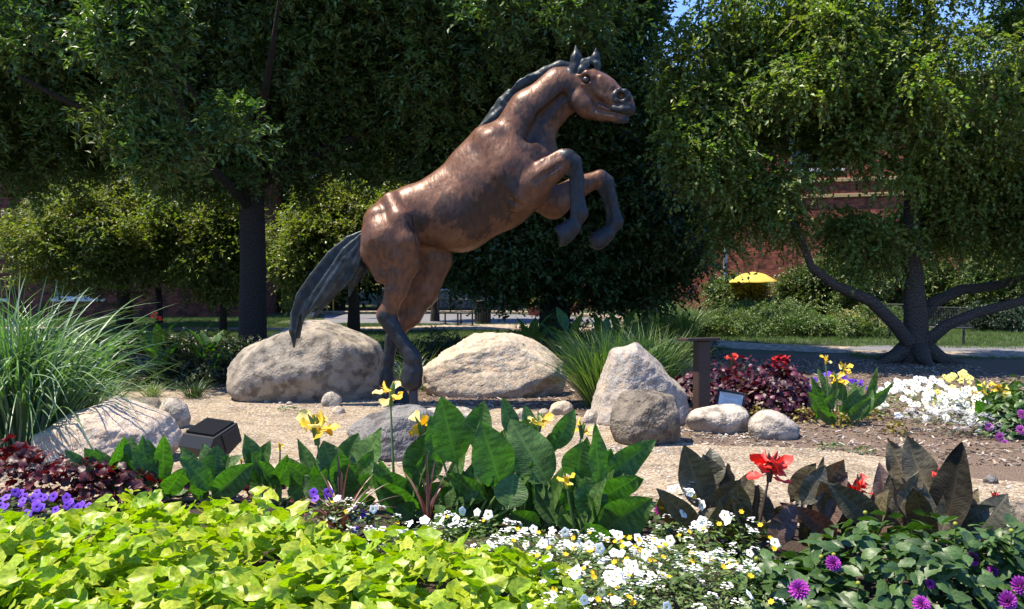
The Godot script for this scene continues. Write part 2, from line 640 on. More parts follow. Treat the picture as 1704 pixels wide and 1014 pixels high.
# sculptor's units -> metres; the horse is narrower than deep; a light unevenness of the cast metal
func cast(g: Geo, patina: Callable, rough := 0.5) -> ArrayMesh:
	var n1 := noise(FastNoiseLite.TYPE_SIMPLEX, 0.05, 2, 5)
	var used := {}
	var out := Geo.new()
	for i in g.ix:
		if not used.has(i):
			var p := g.v[i]
			p += Vector3(n1.get_noise_3dv(p), n1.get_noise_3dv(p + Vector3(90, 0, 0)), n1.get_noise_3dv(p + Vector3(0, 90, 0))) * rough
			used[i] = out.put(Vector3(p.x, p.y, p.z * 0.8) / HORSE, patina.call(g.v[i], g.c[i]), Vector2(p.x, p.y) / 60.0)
		out.ix.append(used[i])
	return out.mesh()

func strands(list: Array, extra: int, s: int) -> Array:
	var b := []
	var r := RandomNumberGenerator.new()
	r.seed = s
	for path in list:
		chain(b, path, 4.0, 0)
		for e in extra:                                 # finer ridges of hair along each lock
			var fine := []
			var a := r.randf_range(0, TAU)
			for j in path:
				var o: float = j[3] * 0.92
				fine.append([j[0] + cos(a) * o, j[1] + sin(a) * o * 0.8, j[2] + sin(a * 1.7 + 1.0) * o, maxf(j[3] * 0.22, 0.8)])
				a += r.randf_range(-0.25, 0.25)
			chain(b, fine, 1.6, 1)
	return b

func build_horse() -> void:
	var root := thing("horse_statue", "larger than life bronze horse leaping up on its hind legs between boulders", "statue", Vector3(-1.559, -0.001, -10.9) * Vector3(1, 0, 1))
	var hide := noise(FastNoiseLite.TYPE_SIMPLEX, 0.011, 4, 11)
	var fine := noise(FastNoiseLite.TYPE_SIMPLEX, 0.06, 3, 12)
	var rust := Color(0.142, 0.070, 0.042)
	var umber := Color(0.085, 0.050, 0.038)
	var steel := Color(0.030, 0.033, 0.037)
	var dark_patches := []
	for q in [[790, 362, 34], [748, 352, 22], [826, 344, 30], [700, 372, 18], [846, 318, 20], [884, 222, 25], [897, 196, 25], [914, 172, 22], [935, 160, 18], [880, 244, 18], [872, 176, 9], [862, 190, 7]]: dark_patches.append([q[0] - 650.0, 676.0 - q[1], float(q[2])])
	var patina := func(p: Vector3, c: Color) -> Color:
		var limb := clampf(c.g, 0, 1)
		var lip := clampf(c.b, 0, 1)
		var a := hide.get_noise_3d(p.x, p.y * 1.4, p.z) + 0.22 * fine.get_noise_3dv(p)
		var col := rust.lerp(umber, 0.75 * smoothstep(0.05, 0.6, a))
		# darker patches with ragged edges: under the ribs, along the gullet, behind the elbow
		var ragged := 0.55 * fine.get_noise_3dv(p * Vector3(1.6, 0.9, 1.0)) + 0.4 * hide.get_noise_3dv(p * 2.2)
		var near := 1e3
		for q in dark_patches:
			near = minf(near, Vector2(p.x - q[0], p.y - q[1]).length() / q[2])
		col = col.lerp(Color(0.040, 0.027, 0.023), 0.8 * smoothstep(0.12, -0.12, near - 1.0 + ragged * 0.9))
		var s := limb + lip + 0.22 * fine.get_noise_3dv(p * 0.6)
		col = col.lerp(steel, smoothstep(0.35, 0.75, s))
		var wear := fine.get_noise_3dv(p * 1.7 + Vector3(40, 0, 0))
		return col * (1.0 + 0.18 * wear)
	var palette := [Color(1, 0, 0), Color(0, 1, 0), Color(0, 0, 1)]
	var bones := horse_bones()
	var seam := func(p: Vector3) -> bool: return p.x > 296.0 and p.y > 466.0
	var skin := sculpt(bones, 2.4, palette, func(p): return not (p.x > 298.5 and p.y > 468.5))
	var head_bones := []
	for b in bones:
		if maxf(b[0].x + b[2], b[1].x + b[3]) > 275 and maxf(b[0].y + b[2], b[1].y + b[3]) > 440: head_bones.append(b)
	var head := sculpt(head_bones, 1.3, palette, seam)
	var base := skin.v.size()
	skin.v.append_array(head.v)
	skin.c.append_array(head.c)
	skin.uv.append_array(head.uv)
	for i in head.ix: skin.ix.append(i + base)
	var metal := mat(Color.WHITE, 0.46, true)
	metal.metallic = 0.2
	metal.metallic_specular = 0.34
	metal.clearcoat_enabled = true
	metal.clearcoat = 0.06
	metal.clearcoat_roughness = 0.22
	tri(metal, 0.9, false)
	metal.uv1_scale = Vector3(1.5, 0.8, 1.5)
	metal.roughness_texture = noise_tex(noise(FastNoiseLite.TYPE_SIMPLEX, 0.012, 5, 3), 512, [[0.0, Color(0.75, 0.75, 0.75)], [0.5, Color(1, 1, 1)], [1.0, Color(0.85, 0.85, 0.85)]])
	relief(metal, noise_tex(noise(FastNoiseLite.TYPE_SIMPLEX, 0.02, 4, 8), 512), 0.3)
	metal.albedo_texture = noise_tex(noise(FastNoiseLite.TYPE_SIMPLEX, 0.012, 4, 21), 512, [[0.2, Color(0.86, 0.85, 0.85)], [0.6, Color(1, 1, 1)], [0.8, Color(1.0, 0.96, 0.93)]])
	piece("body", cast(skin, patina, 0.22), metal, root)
	var hair := func(p: Vector3, c: Color) -> Color:
		var w := fine.get_noise_3dv(p * 0.8)
		return Color(0.020, 0.025, 0.028).lerp(Color(0.060, 0.078, 0.082), clampf(c.g * 0.8 + w * 0.7, 0, 1))
	var mane := [
		[[954, 116, 0, 9], [932, 114, 2, 10], [908, 124, 2, 10], [886, 134, 0, 8.5], [866, 148, -2, 5]],
		[[938, 128, -4, 9], [908, 138, -6, 10], [882, 152, -6, 10], [860, 170, -6, 8], [838, 186, -6, 7], [818, 202, -4, 4]],
		[[905, 132, 2, 8], [882, 136, 4, 8], [866, 144, 4, 6], [850, 158, 0, 3]],
		[[876, 150, -4, 9], [856, 162, -6, 9], [842, 172, -6, 6], [832, 184, -6, 3]],
		[[866, 168, -2, 8], [842, 182, -4, 8], [822, 198, -4, 7], [800, 213, -2, 4]],
		[[850, 156, -8, 8], [836, 170, -10, 8], [822, 186, -10, 6], [804, 206, -8, 3]],
		[[876, 140, 4, 5], [868, 139, 5, 4], [884, 142, 7, 1.2]], [[846, 162, 0, 4], [837, 172, 2, 3.5], [845, 176, 4, 1]],
	]
	var hair_metal: StandardMaterial3D = metal.duplicate()
	hair_metal.roughness = 0.5
	piece("mane", cast(sculpt(strands(mane, 5, 4), 1.7, palette), hair, 0.3), hair_metal, root)
	var fore := [
		[hd(962, 112, 6, 8), hd(974, 108, 10, 7), hd(972, 120, 16, 6), hd(963, 136, 21, 2)], [hd(966, 106, 4, 7), hd(984, 103, 4, 6), hd(995, 109, 4, 5), hd(993, 124, 6, 1.5)],
		[hd(968, 110, 8, 6), hd(978, 112, 12, 5), hd(974, 126, 18, 2)], [hd(962, 112, -4, 7), hd(980, 108, -6, 6), hd(990, 116, -8, 2)],
	]
	piece("forelock", cast(sculpt(strands(fore, 3, 9), 1.3, palette), hair, 0.2), hair_metal, root)
	var tail := [
		[[614, 392, 0, 12], [586, 406, 2, 14], [558, 430, 4, 14], [530, 466, 4, 14], [506, 496, 4, 12], [493, 522, 4, 8], [489, 550, 4, 6.5], [490, 577, 4, 1.5]],
		[[612, 398, 8, 12], [584, 424, 10, 14], [557, 460, 10, 13], [532, 492, 8, 11], [514, 514, 8, 7], [504, 533, 8, 1.5]],
		[[612, 404, 8, 12], [592, 438, 12, 13], [568, 470, 10, 10], [548, 496, 10, 7], [526, 527, 12, 1.5]],
		[[614, 410, 4, 12], [602, 442, 8, 11], [590, 466, 8, 8], [583, 492, 6, 1.5]],
		[[616, 414, 0, 8], [608, 442, 2, 8], [602, 469, 2, 1.5]],
		[[610, 396, -8, 11], [572, 424, -10, 13], [540, 460, -8, 13], [512, 492, -6, 10], [500, 524, -4, 7], [497, 562, -2, 1.5]],
		[[610, 406, -8, 12], [586, 444, -10, 13], [562, 474, -8, 10], [546, 490, -6, 3]],
		[[604, 402, 14, 5], [578, 432, 20, 6], [556, 466, 20, 6], [534, 498, 18, 4], [520, 515, 16, 1.2]],
		[[606, 408, 16, 5], [596, 440, 21, 6], [584, 464, 19, 5], [570, 482, 16, 1.2]],
	]
	piece("tail", cast(sculpt(strands(tail, 7, 6), 1.9, palette), hair, 0.3), hair_metal, root)
	for s in [1.0, -1.0]:
		var e = hd(980.5, 137, 21.2 * s, 0)
		var ball := SphereMesh.new()
		ball.radius = 5.6 / HORSE
		ball.height = 11.2 / HORSE
		var o := piece("eye", ball, mat(lin(0.03, 0.03, 0.03), 0.4), root)
		o.position = hv(e[0], e[1], e[2]) * Vector3(1, 1, 0.8) / HORSE
	var post := Geo.new()
	var q := func(u, v, w): return hv(u, v, w) * Vector3(1, 1, 0.8) / HORSE
	post.tube([q.call(692, 640, 48), q.call(693, 664, 48), q.call(695, 672, 48), q.call(697, 682, 48)], [0.058, 0.056, 0.085, 0.17], 14)
	piece("support_post", post.mesh(), mat(lin(0.025, 0.025, 0.027), 0.45), root)



# ------------------------------------------------------------------ ground, paths, rocks
var T := {}          # shared textures
var M := {}          # shared materials
var L := {}          # shared leaf and flower meshes

func make_textures() -> void:
	var S := FastNoiseLite.TYPE_SIMPLEX
	T.grain = noise_tex(noise(S, 0.09, 4, 31), 512, [[0.15, Color(0.66, 0.64, 0.62)], [0.42, Color(0.88, 0.87, 0.86)], [0.6, Color(1, 1, 1)], [0.85, Color(0.85, 0.84, 0.83)]])
	T.bump = noise_tex(noise(S, 0.03, 5, 32), 512)
	T.blotch = noise_tex(noise(S, 0.011, 4, 33), 512, [[0.25, Color(0.62, 0.6, 0.58)], [0.5, Color(0.95, 0.94, 0.93)], [0.75, Color(1, 0.97, 0.92)]])
	T.faint = noise_tex(noise(S, 0.013, 5, 39), 512, [[0.25, Color(0.84, 0.82, 0.80)], [0.5, Color(1, 1, 1)], [0.75, Color(0.95, 0.93, 0.9)]])
	T.streak = noise_tex(noise(S, 0.014, 5, 37), 512, [[0.3, Color(0.82, 0.79, 0.75)], [0.5, Color(1, 1, 1)], [0.75, Color(1.0, 0.92, 0.84)]])
	var cell := noise(FastNoiseLite.TYPE_CELLULAR, 0.11, 1, 34)
	cell.cellular_return_type = FastNoiseLite.RETURN_CELL_VALUE
	T.pebbles = noise_tex(cell, 1024, [[0.0, Color(0.56, 0.49, 0.41)], [0.2, Color(0.80, 0.74, 0.66)], [0.42, Color(0.68, 0.60, 0.52)], [0.6, Color(0.95, 0.90, 0.82)], [0.78, Color(0.74, 0.64, 0.54)], [0.9, Color(0.50, 0.46, 0.42)], [1.0, Color(0.90, 0.87, 0.82)]])
	var round := noise(FastNoiseLite.TYPE_CELLULAR, 0.11, 1, 34)
	round.cellular_return_type = FastNoiseLite.RETURN_DISTANCE
	T.pebble_relief = noise_tex(round, 1024, [[0.0, Color.WHITE], [1.0, Color.BLACK]])
	T.soil = noise_tex(noise(S, 0.07, 5, 35), 512, [[0.2, Color(0.5, 0.45, 0.42)], [0.5, Color(0.9, 0.85, 0.8)], [0.8, Color(1, 0.96, 0.9)]])
	T.bark = noise_tex(noise(S, 0.05, 5, 36), 512, [[0.25, Color(0.4, 0.38, 0.36)], [0.5, Color(0.85, 0.82, 0.8)], [0.75, Color(1, 1, 1)]])

func stone(c: Color, rough := 0.9, cm := 2.0) -> StandardMaterial3D:
	var m := mat(c, rough)
	tri(m, 1.3)
	m.albedo_texture = T.grain
	overlay(m, T.blotch, 0.8)
	relief(m, T.bump, cm)
	m.metallic_specular = 0.35
	return m

func make_materials() -> void:
	M.tan_rock = stone(lin(0.42, 0.385, 0.33), 0.9, 0.6)
	M.cream_rock = stone(lin(0.58, 0.52, 0.425), 0.9, 0.6)
	M.pale_rock = stone(lin(0.46, 0.435, 0.40), 0.9, 0.7)
	M.grey_rock = stone(lin(0.25, 0.225, 0.19), 0.9, 1.6)
	M.slate_rock = stone(lin(0.25, 0.25, 0.255), 0.9, 1.2)
	M.white_rock = stone(lin(0.58, 0.54, 0.48), 0.85, 1.0)
	M.pink_rock = stone(lin(0.56, 0.50, 0.425), 0.9, 0.6)
	M.pale_rock.detail_albedo = T.streak
	M.pink_rock.detail_albedo = T.streak
	M.cream_rock.detail_albedo = T.streak
	M.bark = mat(lin(0.065, 0.052, 0.04), 0.95)
	tri(M.bark, 1.0)
	M.bark.uv1_scale = Vector3(2.4, 0.7, 2.4)
	M.bark.albedo_texture = T.bark
	relief(M.bark, T.bark, 3.0)
	M.pale_bark = M.bark.duplicate()
	M.pale_bark.albedo_color = lin(0.15, 0.125, 0.10)
	M.wood = mat(lin(0.06, 0.032, 0.024), 0.6)
	tri(M.wood, 1.0)
	M.wood.uv1_scale = Vector3(9, 0.8, 9)
	M.wood.albedo_texture = T.bark
	relief(M.wood, T.bark, 0.2)
	M.black_metal = mat(lin(0.022, 0.023, 0.025), 0.5)
	M.grey_metal = mat(lin(0.35, 0.36, 0.37), 0.4)
	M.grey_metal.metallic = 0.6
	M.concrete = stone(lin(0.50, 0.43, 0.34), 0.95, 0.4)

func sheet(called: String, outline: Array, y: float, m: Material) -> MeshInstance3D:
	var poly := PackedVector2Array(outline)
	var g := Geo.new()
	for p in poly: g.put(Vector3(p.x, y, p.y))
	var t := Geometry2D.triangulate_polygon(poly)
	for i in range(0, t.size(), 3):
		var a := poly[t[i]]
		var b := poly[t[i + 1]]
		var c := poly[t[i + 2]]
		if (b - a).cross(c - a) > 0: g.face(t[i], t[i + 1], t[i + 2])
		else: g.face(t[i], t[i + 2], t[i + 1])
	var o := piece(called, g.mesh(), m, self)
	o.set_meta("kind", "structure")
	return o

func smooth_line(points: Array, steps := 6) -> Array:
	var out := []
	for i in points.size() - 1:
		var a: Vector2 = points[maxi(i - 1, 0)]
		var b: Vector2 = points[i]
		var c: Vector2 = points[i + 1]
		var d: Vector2 = points[mini(i + 2, points.size() - 1)]
		for k in steps: out.append(b.cubic_interpolate(c, a, d, float(k) / steps))
	out.append(points[-1])
	return out

func inside(p: Vector2, poly: Array) -> bool:
	return Geometry2D.is_point_in_polygon(p, PackedVector2Array(poly))

var gravel_shape := []

func build_ground() -> void:
	var lawn := mat(lin(0.075, 0.12, 0.03), 0.95)
	tri(lawn, 0.5)
	lawn.albedo_texture = T.soil
	overlay(lawn, T.blotch, 0.13)
	var g := Geo.new()
	for c in [[-900, 60], [900, 60], [900, -900], [-900, -900]]: g.put(Vector3(c[0], 0, c[1]))
	g.quad(0, 3, 2, 1)
	piece("ground", g.mesh(), lawn, self).set_meta("kind", "structure")
	var mulch := mat(lin(0.20, 0.155, 0.120), 1.0)
	tri(mulch, 1.6)
	mulch.albedo_texture = T.soil
	relief(mulch, T.bump, 2.0)
	sheet("mulch_bed", smooth_line([Vector2(-14, 2), Vector2(-14, -17), Vector2(-6, -19.5), Vector2(2, -19), Vector2(6, -18.2), Vector2(16, -17), Vector2(16, 2)]), 0.004, mulch)
	var gravel := mat(lin(0.525, 0.515, 0.465), 0.95)
	tri(gravel, 0.5)
	gravel.albedo_texture = T.pebbles
	relief(gravel, T.pebble_relief, 0.8)
	overlay(gravel, T.faint, 0.23)
	var back := smooth_line([Vector2(-12, -12.6), Vector2(-8.571, -12.083), Vector2(-4.488, -12.146), Vector2(-1.699, -11.317), Vector2(0.768, -10.043), Vector2(1.663, -8.433), Vector2(2.846, -8.137), Vector2(3.496, -7.601), Vector2(4.165, -6.756), Vector2(9, -6.3)])
	var front := smooth_line([Vector2(9, -4.6), Vector2(3.072, -4.747), Vector2(2.465, -5.344), Vector2(0.626, -5.953), Vector2(-1.106, -6.177), Vector2(-2.437, -6.21), Vector2(-4.771, -6.382), Vector2(-12, -6.6)])
	gravel_shape = back + front
	sheet("gravel_path", gravel_shape, 0.012, gravel)
	var soil := mat(lin(0.06, 0.043, 0.03), 1.0)
	tri(soil, 1.9)
	soil.albedo_texture = T.soil
	relief(soil, T.bump, 2.5)
	sheet("flower_bed_soil", front.duplicate() + [Vector2(-12, -1.5), Vector2(9, -1.5)], 0.008, soil)
	var walk_near := smooth_line([Vector2(-30, -27), Vector2(-7.374, -25.97), Vector2(-1.538, -26.562), Vector2(0.88, -25.97), Vector2(2.746, -24.601), Vector2(4.098, -20.859), Vector2(6.013, -18.989), Vector2(10.419, -17.296), Vector2(22, -16.6)])
	var walk_far := smooth_line([Vector2(22, -18.2), Vector2(11.624, -19.303), Vector2(6.603, -20.859), Vector2(5.085, -23.368), Vector2(3.785, -28.509), Vector2(1.003, -29.594), Vector2(-1.714, -29.594), Vector2(-7.9, -27.829), Vector2(-30, -29)])
	sheet("garden_walk", walk_near + walk_far, 0.012, M.concrete)
	var asphalt := mat(lin(0.17, 0.17, 0.18), 0.95)
	tri(asphalt, 0.8)
	asphalt.albedo_texture = T.grain
	sheet("street", [Vector2(-6.777, -30.764), Vector2(-8.307, -37.723), Vector2(-0.595, -38.342), Vector2(3.4, -34.904), Vector2(4.383, -27.829), Vector2(3.093, -29.594), Vector2(1.016, -29.974)], 0.008, asphalt)
	sheet("service_path", [Vector2(7.174, -19.224), Vector2(13.516, -18.245), Vector2(14.787, -19.965), Vector2(8.66, -20.492)], 0.016, asphalt)
	var kerb := Geo.new()
	var edge := smooth_line([Vector2(-8.985, -38.342), Vector2(-0.605, -38.982), Vector2(3.452, -35.433), Vector2(4.647, -28.862)])
	for i in edge.size() - 1:
		var a: Vector2 = edge[i]
		var b: Vector2 = edge[i + 1]
		var mid := (a + b) / 2
		kerb.box(Vector3(mid.x, 0.06, mid.y), Vector3((b - a).length() + 0.02, 0.13, 0.5), Basis(Vector3.UP, -(b - a).angle()), 0.02)
	piece("kerb", kerb.mesh(false), M.concrete, self).set_meta("kind", "structure")
	var hill := Geo.new()
	for i in 25:
		for j in 7:
			var x := -34.0 + i * 1.7
			var z := -58.0 - j * 3.0
			hill.put(Vector3(x, 2.6 * sin(PI * i / 24.0) * sin(PI * 0.5 * j / 6.0) - 0.05, z))
	for i in 24:
		for j in 6:
			var p := i * 7 + j
			hill.quad(p, p + 7, p + 8, p + 1)
	var dry := mat(lin(0.24, 0.23, 0.09), 1.0)
	tri(dry, 0.4)
	dry.albedo_texture = T.soil
	piece("hill", hill.mesh(), dry, self).set_meta("kind", "structure")
	# loose stones, wood chips, turf
	var stones := []
	var tones := []
	var chips := []
	var chip_tones := []
	while stones.size() < 14000:
		var p := Vector2(rnd(-6.5, 7.5), rnd(-12.0, -5.0))
		if inside(p, gravel_shape):
			var s := rnd(0.004, 0.009) * (1.8 if rng.randf() < 0.03 else 1.0)
			stones.append(Transform3D(Basis.from_euler(Vector3(rnd(-0.3, 0.3), rnd(0, TAU), 0)).scaled(Vector3(s * rnd(1, 1.5), s * 0.7, s)), Vector3(p.x, 0.014, p.y)))
			tones.append([tint(0.40, 0.33, 0.25), tint(0.48, 0.42, 0.33), tint(0.32, 0.25, 0.18), tint(0.42, 0.36, 0.29), tint(0.25, 0.22, 0.19)][rng.randi() % 5])
	for r in [[-2.7, -10.85, 1.05], [-0.2, -11.2, 1.0], [1.45, -9.2, 0.6], [1.3, -8.1, 0.42], [-3.6, -7.1, 0.65], [-1.05, -7.5, 0.5], [2.2, -8.85, 0.3]]:
		for k in 70:
			var s := rnd(0.006, 0.016)
			stones.append(Transform3D(Basis.from_euler(Vector3(rnd(-0.3, 0.3), rnd(0, TAU), 0)).scaled(Vector3(s * rnd(1, 1.5), s * 0.75, s)), Vector3(r[0] + rnd(-1, 1) * r[2], 0.014, r[1] + rnd(-0.08, 0.22))))
			tones.append([tint(0.34, 0.30, 0.25), tint(0.26, 0.22, 0.18), tint(0.38, 0.34, 0.29), tint(0.16, 0.12, 0.09)][rng.randi() % 4])
	while chips.size() < 24000:
		var p := Vector2(rnd(-9.0, 8.5), rnd(-17.0, -5.8))
		if not inside(p, gravel_shape) and (p.y < -7.4):
			var s := rnd(0.5, 1.4)
			chips.append(Transform3D(Basis.from_euler(Vector3(rnd(-0.5, 0.5), rnd(0, TAU), rnd(-0.5, 0.5))).scaled(Vector3(s, s, s * rnd(0.6, 1.2))), Vector3(p.x, rnd(0.006, 0.02), p.y)))
			chip_tones.append([tint(0.26, 0.20, 0.155), tint(0.17, 0.125, 0.095), tint(0.38, 0.32, 0.26), tint(0.11, 0.08, 0.06)][rng.randi() % 4])
	var pebble := SphereMesh.new()
	pebble.radius = 1.0
	pebble.height = 2.0
	pebble.radial_segments = 7
	pebble.rings = 4
	tag(scatter("loose_gravel", pebble, mat(Color.WHITE, 0.85, true), self, stones, tones), "small loose tan pebbles strewn over the gravel path", "gravel", "", "stuff")
	var chip := Geo.new()
	chip.box(Vector3.ZERO, Vector3(0.05, 0.006, 0.014))
	tag(scatter("wood_chips", chip.mesh(false), mat(Color.WHITE, 0.95, true), self, chips, chip_tones), "brown shredded wood mulch lying in the planting beds", "mulch", "", "stuff")
	var blades := Geo.new()
	for i in 9:
		var b := Vector3(rnd(-0.05, 0.05), 0, rnd(-0.05, 0.05))
		leaf_into(blades, b, b + Vector3(rnd(-0.03, 0.03), rnd(0.05, 0.09), rnd(-0.03, 0.03)), 0.008, Vector3(rnd(-1, 1), 0.2, rnd(-1, 1)).normalized(), {"shape": "blade", "rows": 2, "across": 1, "fold": 0.0})
	var turf := []
	var turf_tones := []
	var walk := walk_near + walk_far
	while turf.size() < 42000:
		var p := Vector2(rnd(-22, 20), -rnd(17.0, 36.0))
		if inside(p, walk) or (p.y > -19.5 and p.x < 7.0) or (p.y < -30.0 and p.x > -8.5 and p.x < 5.5): continue
		turf.append(Transform3D(Basis(Vector3.UP, rnd(0, TAU)).scaled(Vector3.ONE * rnd(0.7, 1.3)), Vector3(p.x, 0.0, p.y)))
		turf_tones.append(tint(0.085, 0.15, 0.03, 0.3))
	tag(scatter("lawn_grass", blades.mesh(), leaf_mat(Color.WHITE, Color(0.5, 0.6, 0.2), 0.6), self, turf, turf_tones), "mown green lawn grass on both sides of the far walk", "grass", "", "stuff")

# a stone: an ellipsoid cut by planes, roughened
func rock_mesh(size: Vector3, s: int, cuts: Array, random_cuts := 7, rough := 0.05, round := 0.35, fine := 48) -> ArrayMesh:
	var r := RandomNumberGenerator.new()
	r.seed = s
	var planes := []
	for c in cuts: planes.append([Vector3(c[0], c[1], c[2]).normalized(), float(c[3])])
	for i in random_cuts:
		planes.append([Vector3(r.randf_range(-1, 1), r.randf_range(-0.4, 1), r.randf_range(-1, 1)).normalized(), r.randf_range(0.72, 0.95)])
	var n := noise(FastNoiseLite.TYPE_SIMPLEX, 1.1, 3, s)
	var n2 := noise(FastNoiseLite.TYPE_SIMPLEX, 3.6, 4, s + 1)
	n2.fractal_type = FastNoiseLite.FRACTAL_RIDGED
	var g := Geo.new()
	var lat := fine * 2 / 3
	for j in lat + 1:
		var th := PI * j / lat
		for i in fine + 1:
			var ph := TAU * i / fine
			var d := Vector3(sin(th) * cos(ph), cos(th), sin(th) * sin(ph))
			var dd := d
			if i == fine: dd = Vector3(sin(th), cos(th), 0)
			var q := 1.0
			for p in planes:
				var k: float = dd.dot(p[0])
				if k > 0.05:
					var e: float = p[1] / k
					var soft := round * 0.35
					var h := maxf(soft - absf(q - e), 0.0) / soft
					q = minf(q, e) - h * h * soft * 0.25
			q *= 1.0 + n.get_noise_3dv(dd) * (0.05 + rough)
			q += (n2.get_noise_3dv(dd * 1.2) - 0.3) * rough
			g.put(dd * q)
	for j in lat:
		for i in fine:
			var p := j * (fine + 1) + i
			g.quad(p, p + 1, p + fine + 2, p + fine + 1)
	var lo := Vector3.INF
	var hi := -Vector3.INF
	for p in g.v:
		lo = lo.min(p)
		hi = hi.max(p)
	for i in g.v.size():
		var p := (g.v[i] - lo) / (hi - lo) - Vector3(0.5, 0.28, 0.5)
		g.v[i] = Vector3(p.x * size.x, p.y * size.y / 0.72, p.z * size.z)
	return g.mesh()

func rock(called: String, label: String, at: Vector3, size: Vector3, m: Material, s: int, cuts := [], turn := 0.0, random_cuts := 7, rough := 0.05, round := 0.35, group := "", fine := 48) -> MeshInstance3D:
	var o := piece(called, rock_mesh(size, s, cuts, random_cuts, rough, round, fine), m, self)
	o.position = Vector3(at.x, 0, at.z)
	o.rotation.y = turn
	tag(o, label, "boulder" if called == "boulder" else "rock", group)
	return o

func build_rocks() -> void:
	rock("boulder", "largest grey tan boulder, rounded, under the horse's tail", Vector3(-2.824, 0.19, -11.6), Vector3(2.16, 1.06, 1.2), M.tan_rock, 5, [[-0.62, 1, 0.15, 0.66], [0.05, 1, 0.15, 0.74], [-0.95, 0.4, 0.3, 0.80], [0.55, 0.8, 0.1, 0.78], [1, 0.1, 0.1, 0.86], [-0.1, 0.45, 0.9, 0.72], [0.55, -0.3, 0.8, 0.74], [0.1, -0.55, 0.85, 0.74], [0.9, -0.1, 0.6, 0.8]], 0.0, 0, 0.016, 0.4, "", 96)
	rock("boulder", "long cream boulder with a rough face, to the right of the horse's legs", Vector3(-0.255, 0.139, -12.0), Vector3(2.08, 0.86, 1.0), M.cream_rock, 23, [[-0.6, 0.75, 0.2, 0.70], [0.1, 1, 0.1, 0.72], [0.6, 0.75, 0.2, 0.68], [0, 0.5, 0.9, 0.66], [0.9, 0.3, 0.2, 0.82], [-0.4, 0.3, 0.9, 0.74], [0.35, 0.55, 0.75, 0.70], [-0.15, 0.8, 0.6, 0.70]], 0.0, 7, 0.032, 0.06, "", 96)
	rock("boulder", "tall pointed pale boulder standing behind the rounded grey one", Vector3(1.457, 0.084, -9.7), Vector3(1.12, 0.90, 0.8), M.pale_rock, 41, [[-1, 0.32, 0.1, 0.64], [0.72, 0.85, 0.15, 0.60], [1, 0.15, 0.0, 0.86], [-0.12, 1, 0.1, 0.80], [0.05, 0.22, 1, 0.62], [-0.6, 0.35, 0.7, 0.66], [0.75, 0.3, 0.65, 0.74]], 0.0, 5, 0.022, 0.06, "", 84)
	rock("boulder", "squat grey brown boulder leaning before the tall pointed pale one", Vector3(1.344, 0.096, -8.5), Vector3(0.74, 0.52, 0.6), M.grey_rock, 57, [[0.1, 1, 0.0, 0.74], [-0.5, 0.7, 0.5, 0.74], [0, 0.15, 1, 0.72], [0.95, 0.1, 0.2, 0.74], [0.2, -0.5, 0.85, 0.72]], 0.1, 3, 0.03, 0.35, "", 72)
	rock("boulder", "broad pinkish white boulder in front of the tall grass", Vector3(-3.599, 0.162, -7.55), Vector3(1.22, 0.56, 0.9), M.pink_rock, 61, [[-0.5, 0.9, 0.3, 0.66], [0.45, 0.9, 0.4, 0.60], [0.0, 0.6, 0.9, 0.72], [0.9, 0.35, 0.3, 0.72], [0.5, 0.3, 0.85, 0.7], [-0.4, 0.35, 0.85, 0.72]], 0.0, 5, 0.03, 0.12, "", 84)
	rock("boulder", "low dark grey boulder with a flat top behind the green canna leaves", Vector3(-1.058, 0.131, -7.85), Vector3(0.92, 0.46, 0.7), M.slate_rock, 71, [[-0.3, 1, 0.2, 0.66], [-0.5, 0.5, 0.7, 0.7], [0.3, 0.3, 0.9, 0.66]], 0.0, 4, 0.03, 0.35, "", 64)
	rock("rock", "flat chalk white stone behind the dark grey low boulder", Vector3(-0.756, 0.118, -9.7), Vector3(0.72, 0.15, 0.5), M.white_rock, 77, [[0, 1, 0, 0.6]], 0.2, 4, 0.04)
	rock("rock", "longer of the two white grey stones below the sign post", Vector3(2.207, -0.046, -9.1), Vector3(0.68, 0.29, 0.5), M.white_rock, 83, [[-0.3, 1, 0.2, 0.7]], 0.0, 4, 0.02, 0.5)
	rock("rock", "smaller white grey stone, at the path edge right of the sign post", Vector3(2.705, -0.012, -8.75), Vector3(0.54, 0.29, 0.42), M.white_rock, 89, [[0.6, 0.7, 0.2, 0.7]], 0.0, 4, 0.02, 0.5)
	rock("rock", "rounded tan stone beside the tall grass, behind the pinkish boulder", Vector3(-4.584, 0.134, -9.6), Vector3(0.62, 0.32, 0.45), M.tan_rock, 91, [], 0.3, 5, 0.03)
	rock("rock", "dark brown stone between the tan stone and the round white one", Vector3(-4.328, 0.079, -9.95), Vector3(0.46, 0.24, 0.4), M.grey_rock, 93, [[0, 1, 0.2, 0.7]], 0.0, 5, 0.03)
	rock("rock", "round white stone to the left of the black floodlight", Vector3(-3.724, 0.082, -9.3), Vector3(0.385, 0.335, 0.36), M.white_rock, 97, [], 0.0, 4, 0.015, 0.6)
	rock("rock", "pale stone at the right foot of the long cream boulder", Vector3(0.585, -0.011, -10.2), Vector3(0.32, 0.17, 0.26), M.cream_rock, 101, [], 0.4, 5, 0.03)
	rock("rock", "small cream stone squeezed beside the pale pointed boulder", Vector3(0.905, -0.071, -9.6), Vector3(0.24, 0.16, 0.2), M.white_rock, 103, [], 0.4, 5, 0.03)
	rock("rock", "rough brown stone at the edge of the dark leaved bed, far right in front", Vector3(3.222, -0.052, -5.4), Vector3(0.42, 0.2, 0.4), M.grey_rock, 107, [[0, 1, 0, 0.7]], 0.2, 5, 0.07)
	rock("rock", "white rock lying in the green bed before the yellow umbrella", Vector3(7.71, 0.083, -30.0), Vector3(0.75, 0.32, 0.5), M.white_rock, 109, [], 0.0, 5, 0.05, 0.3, "", 24)
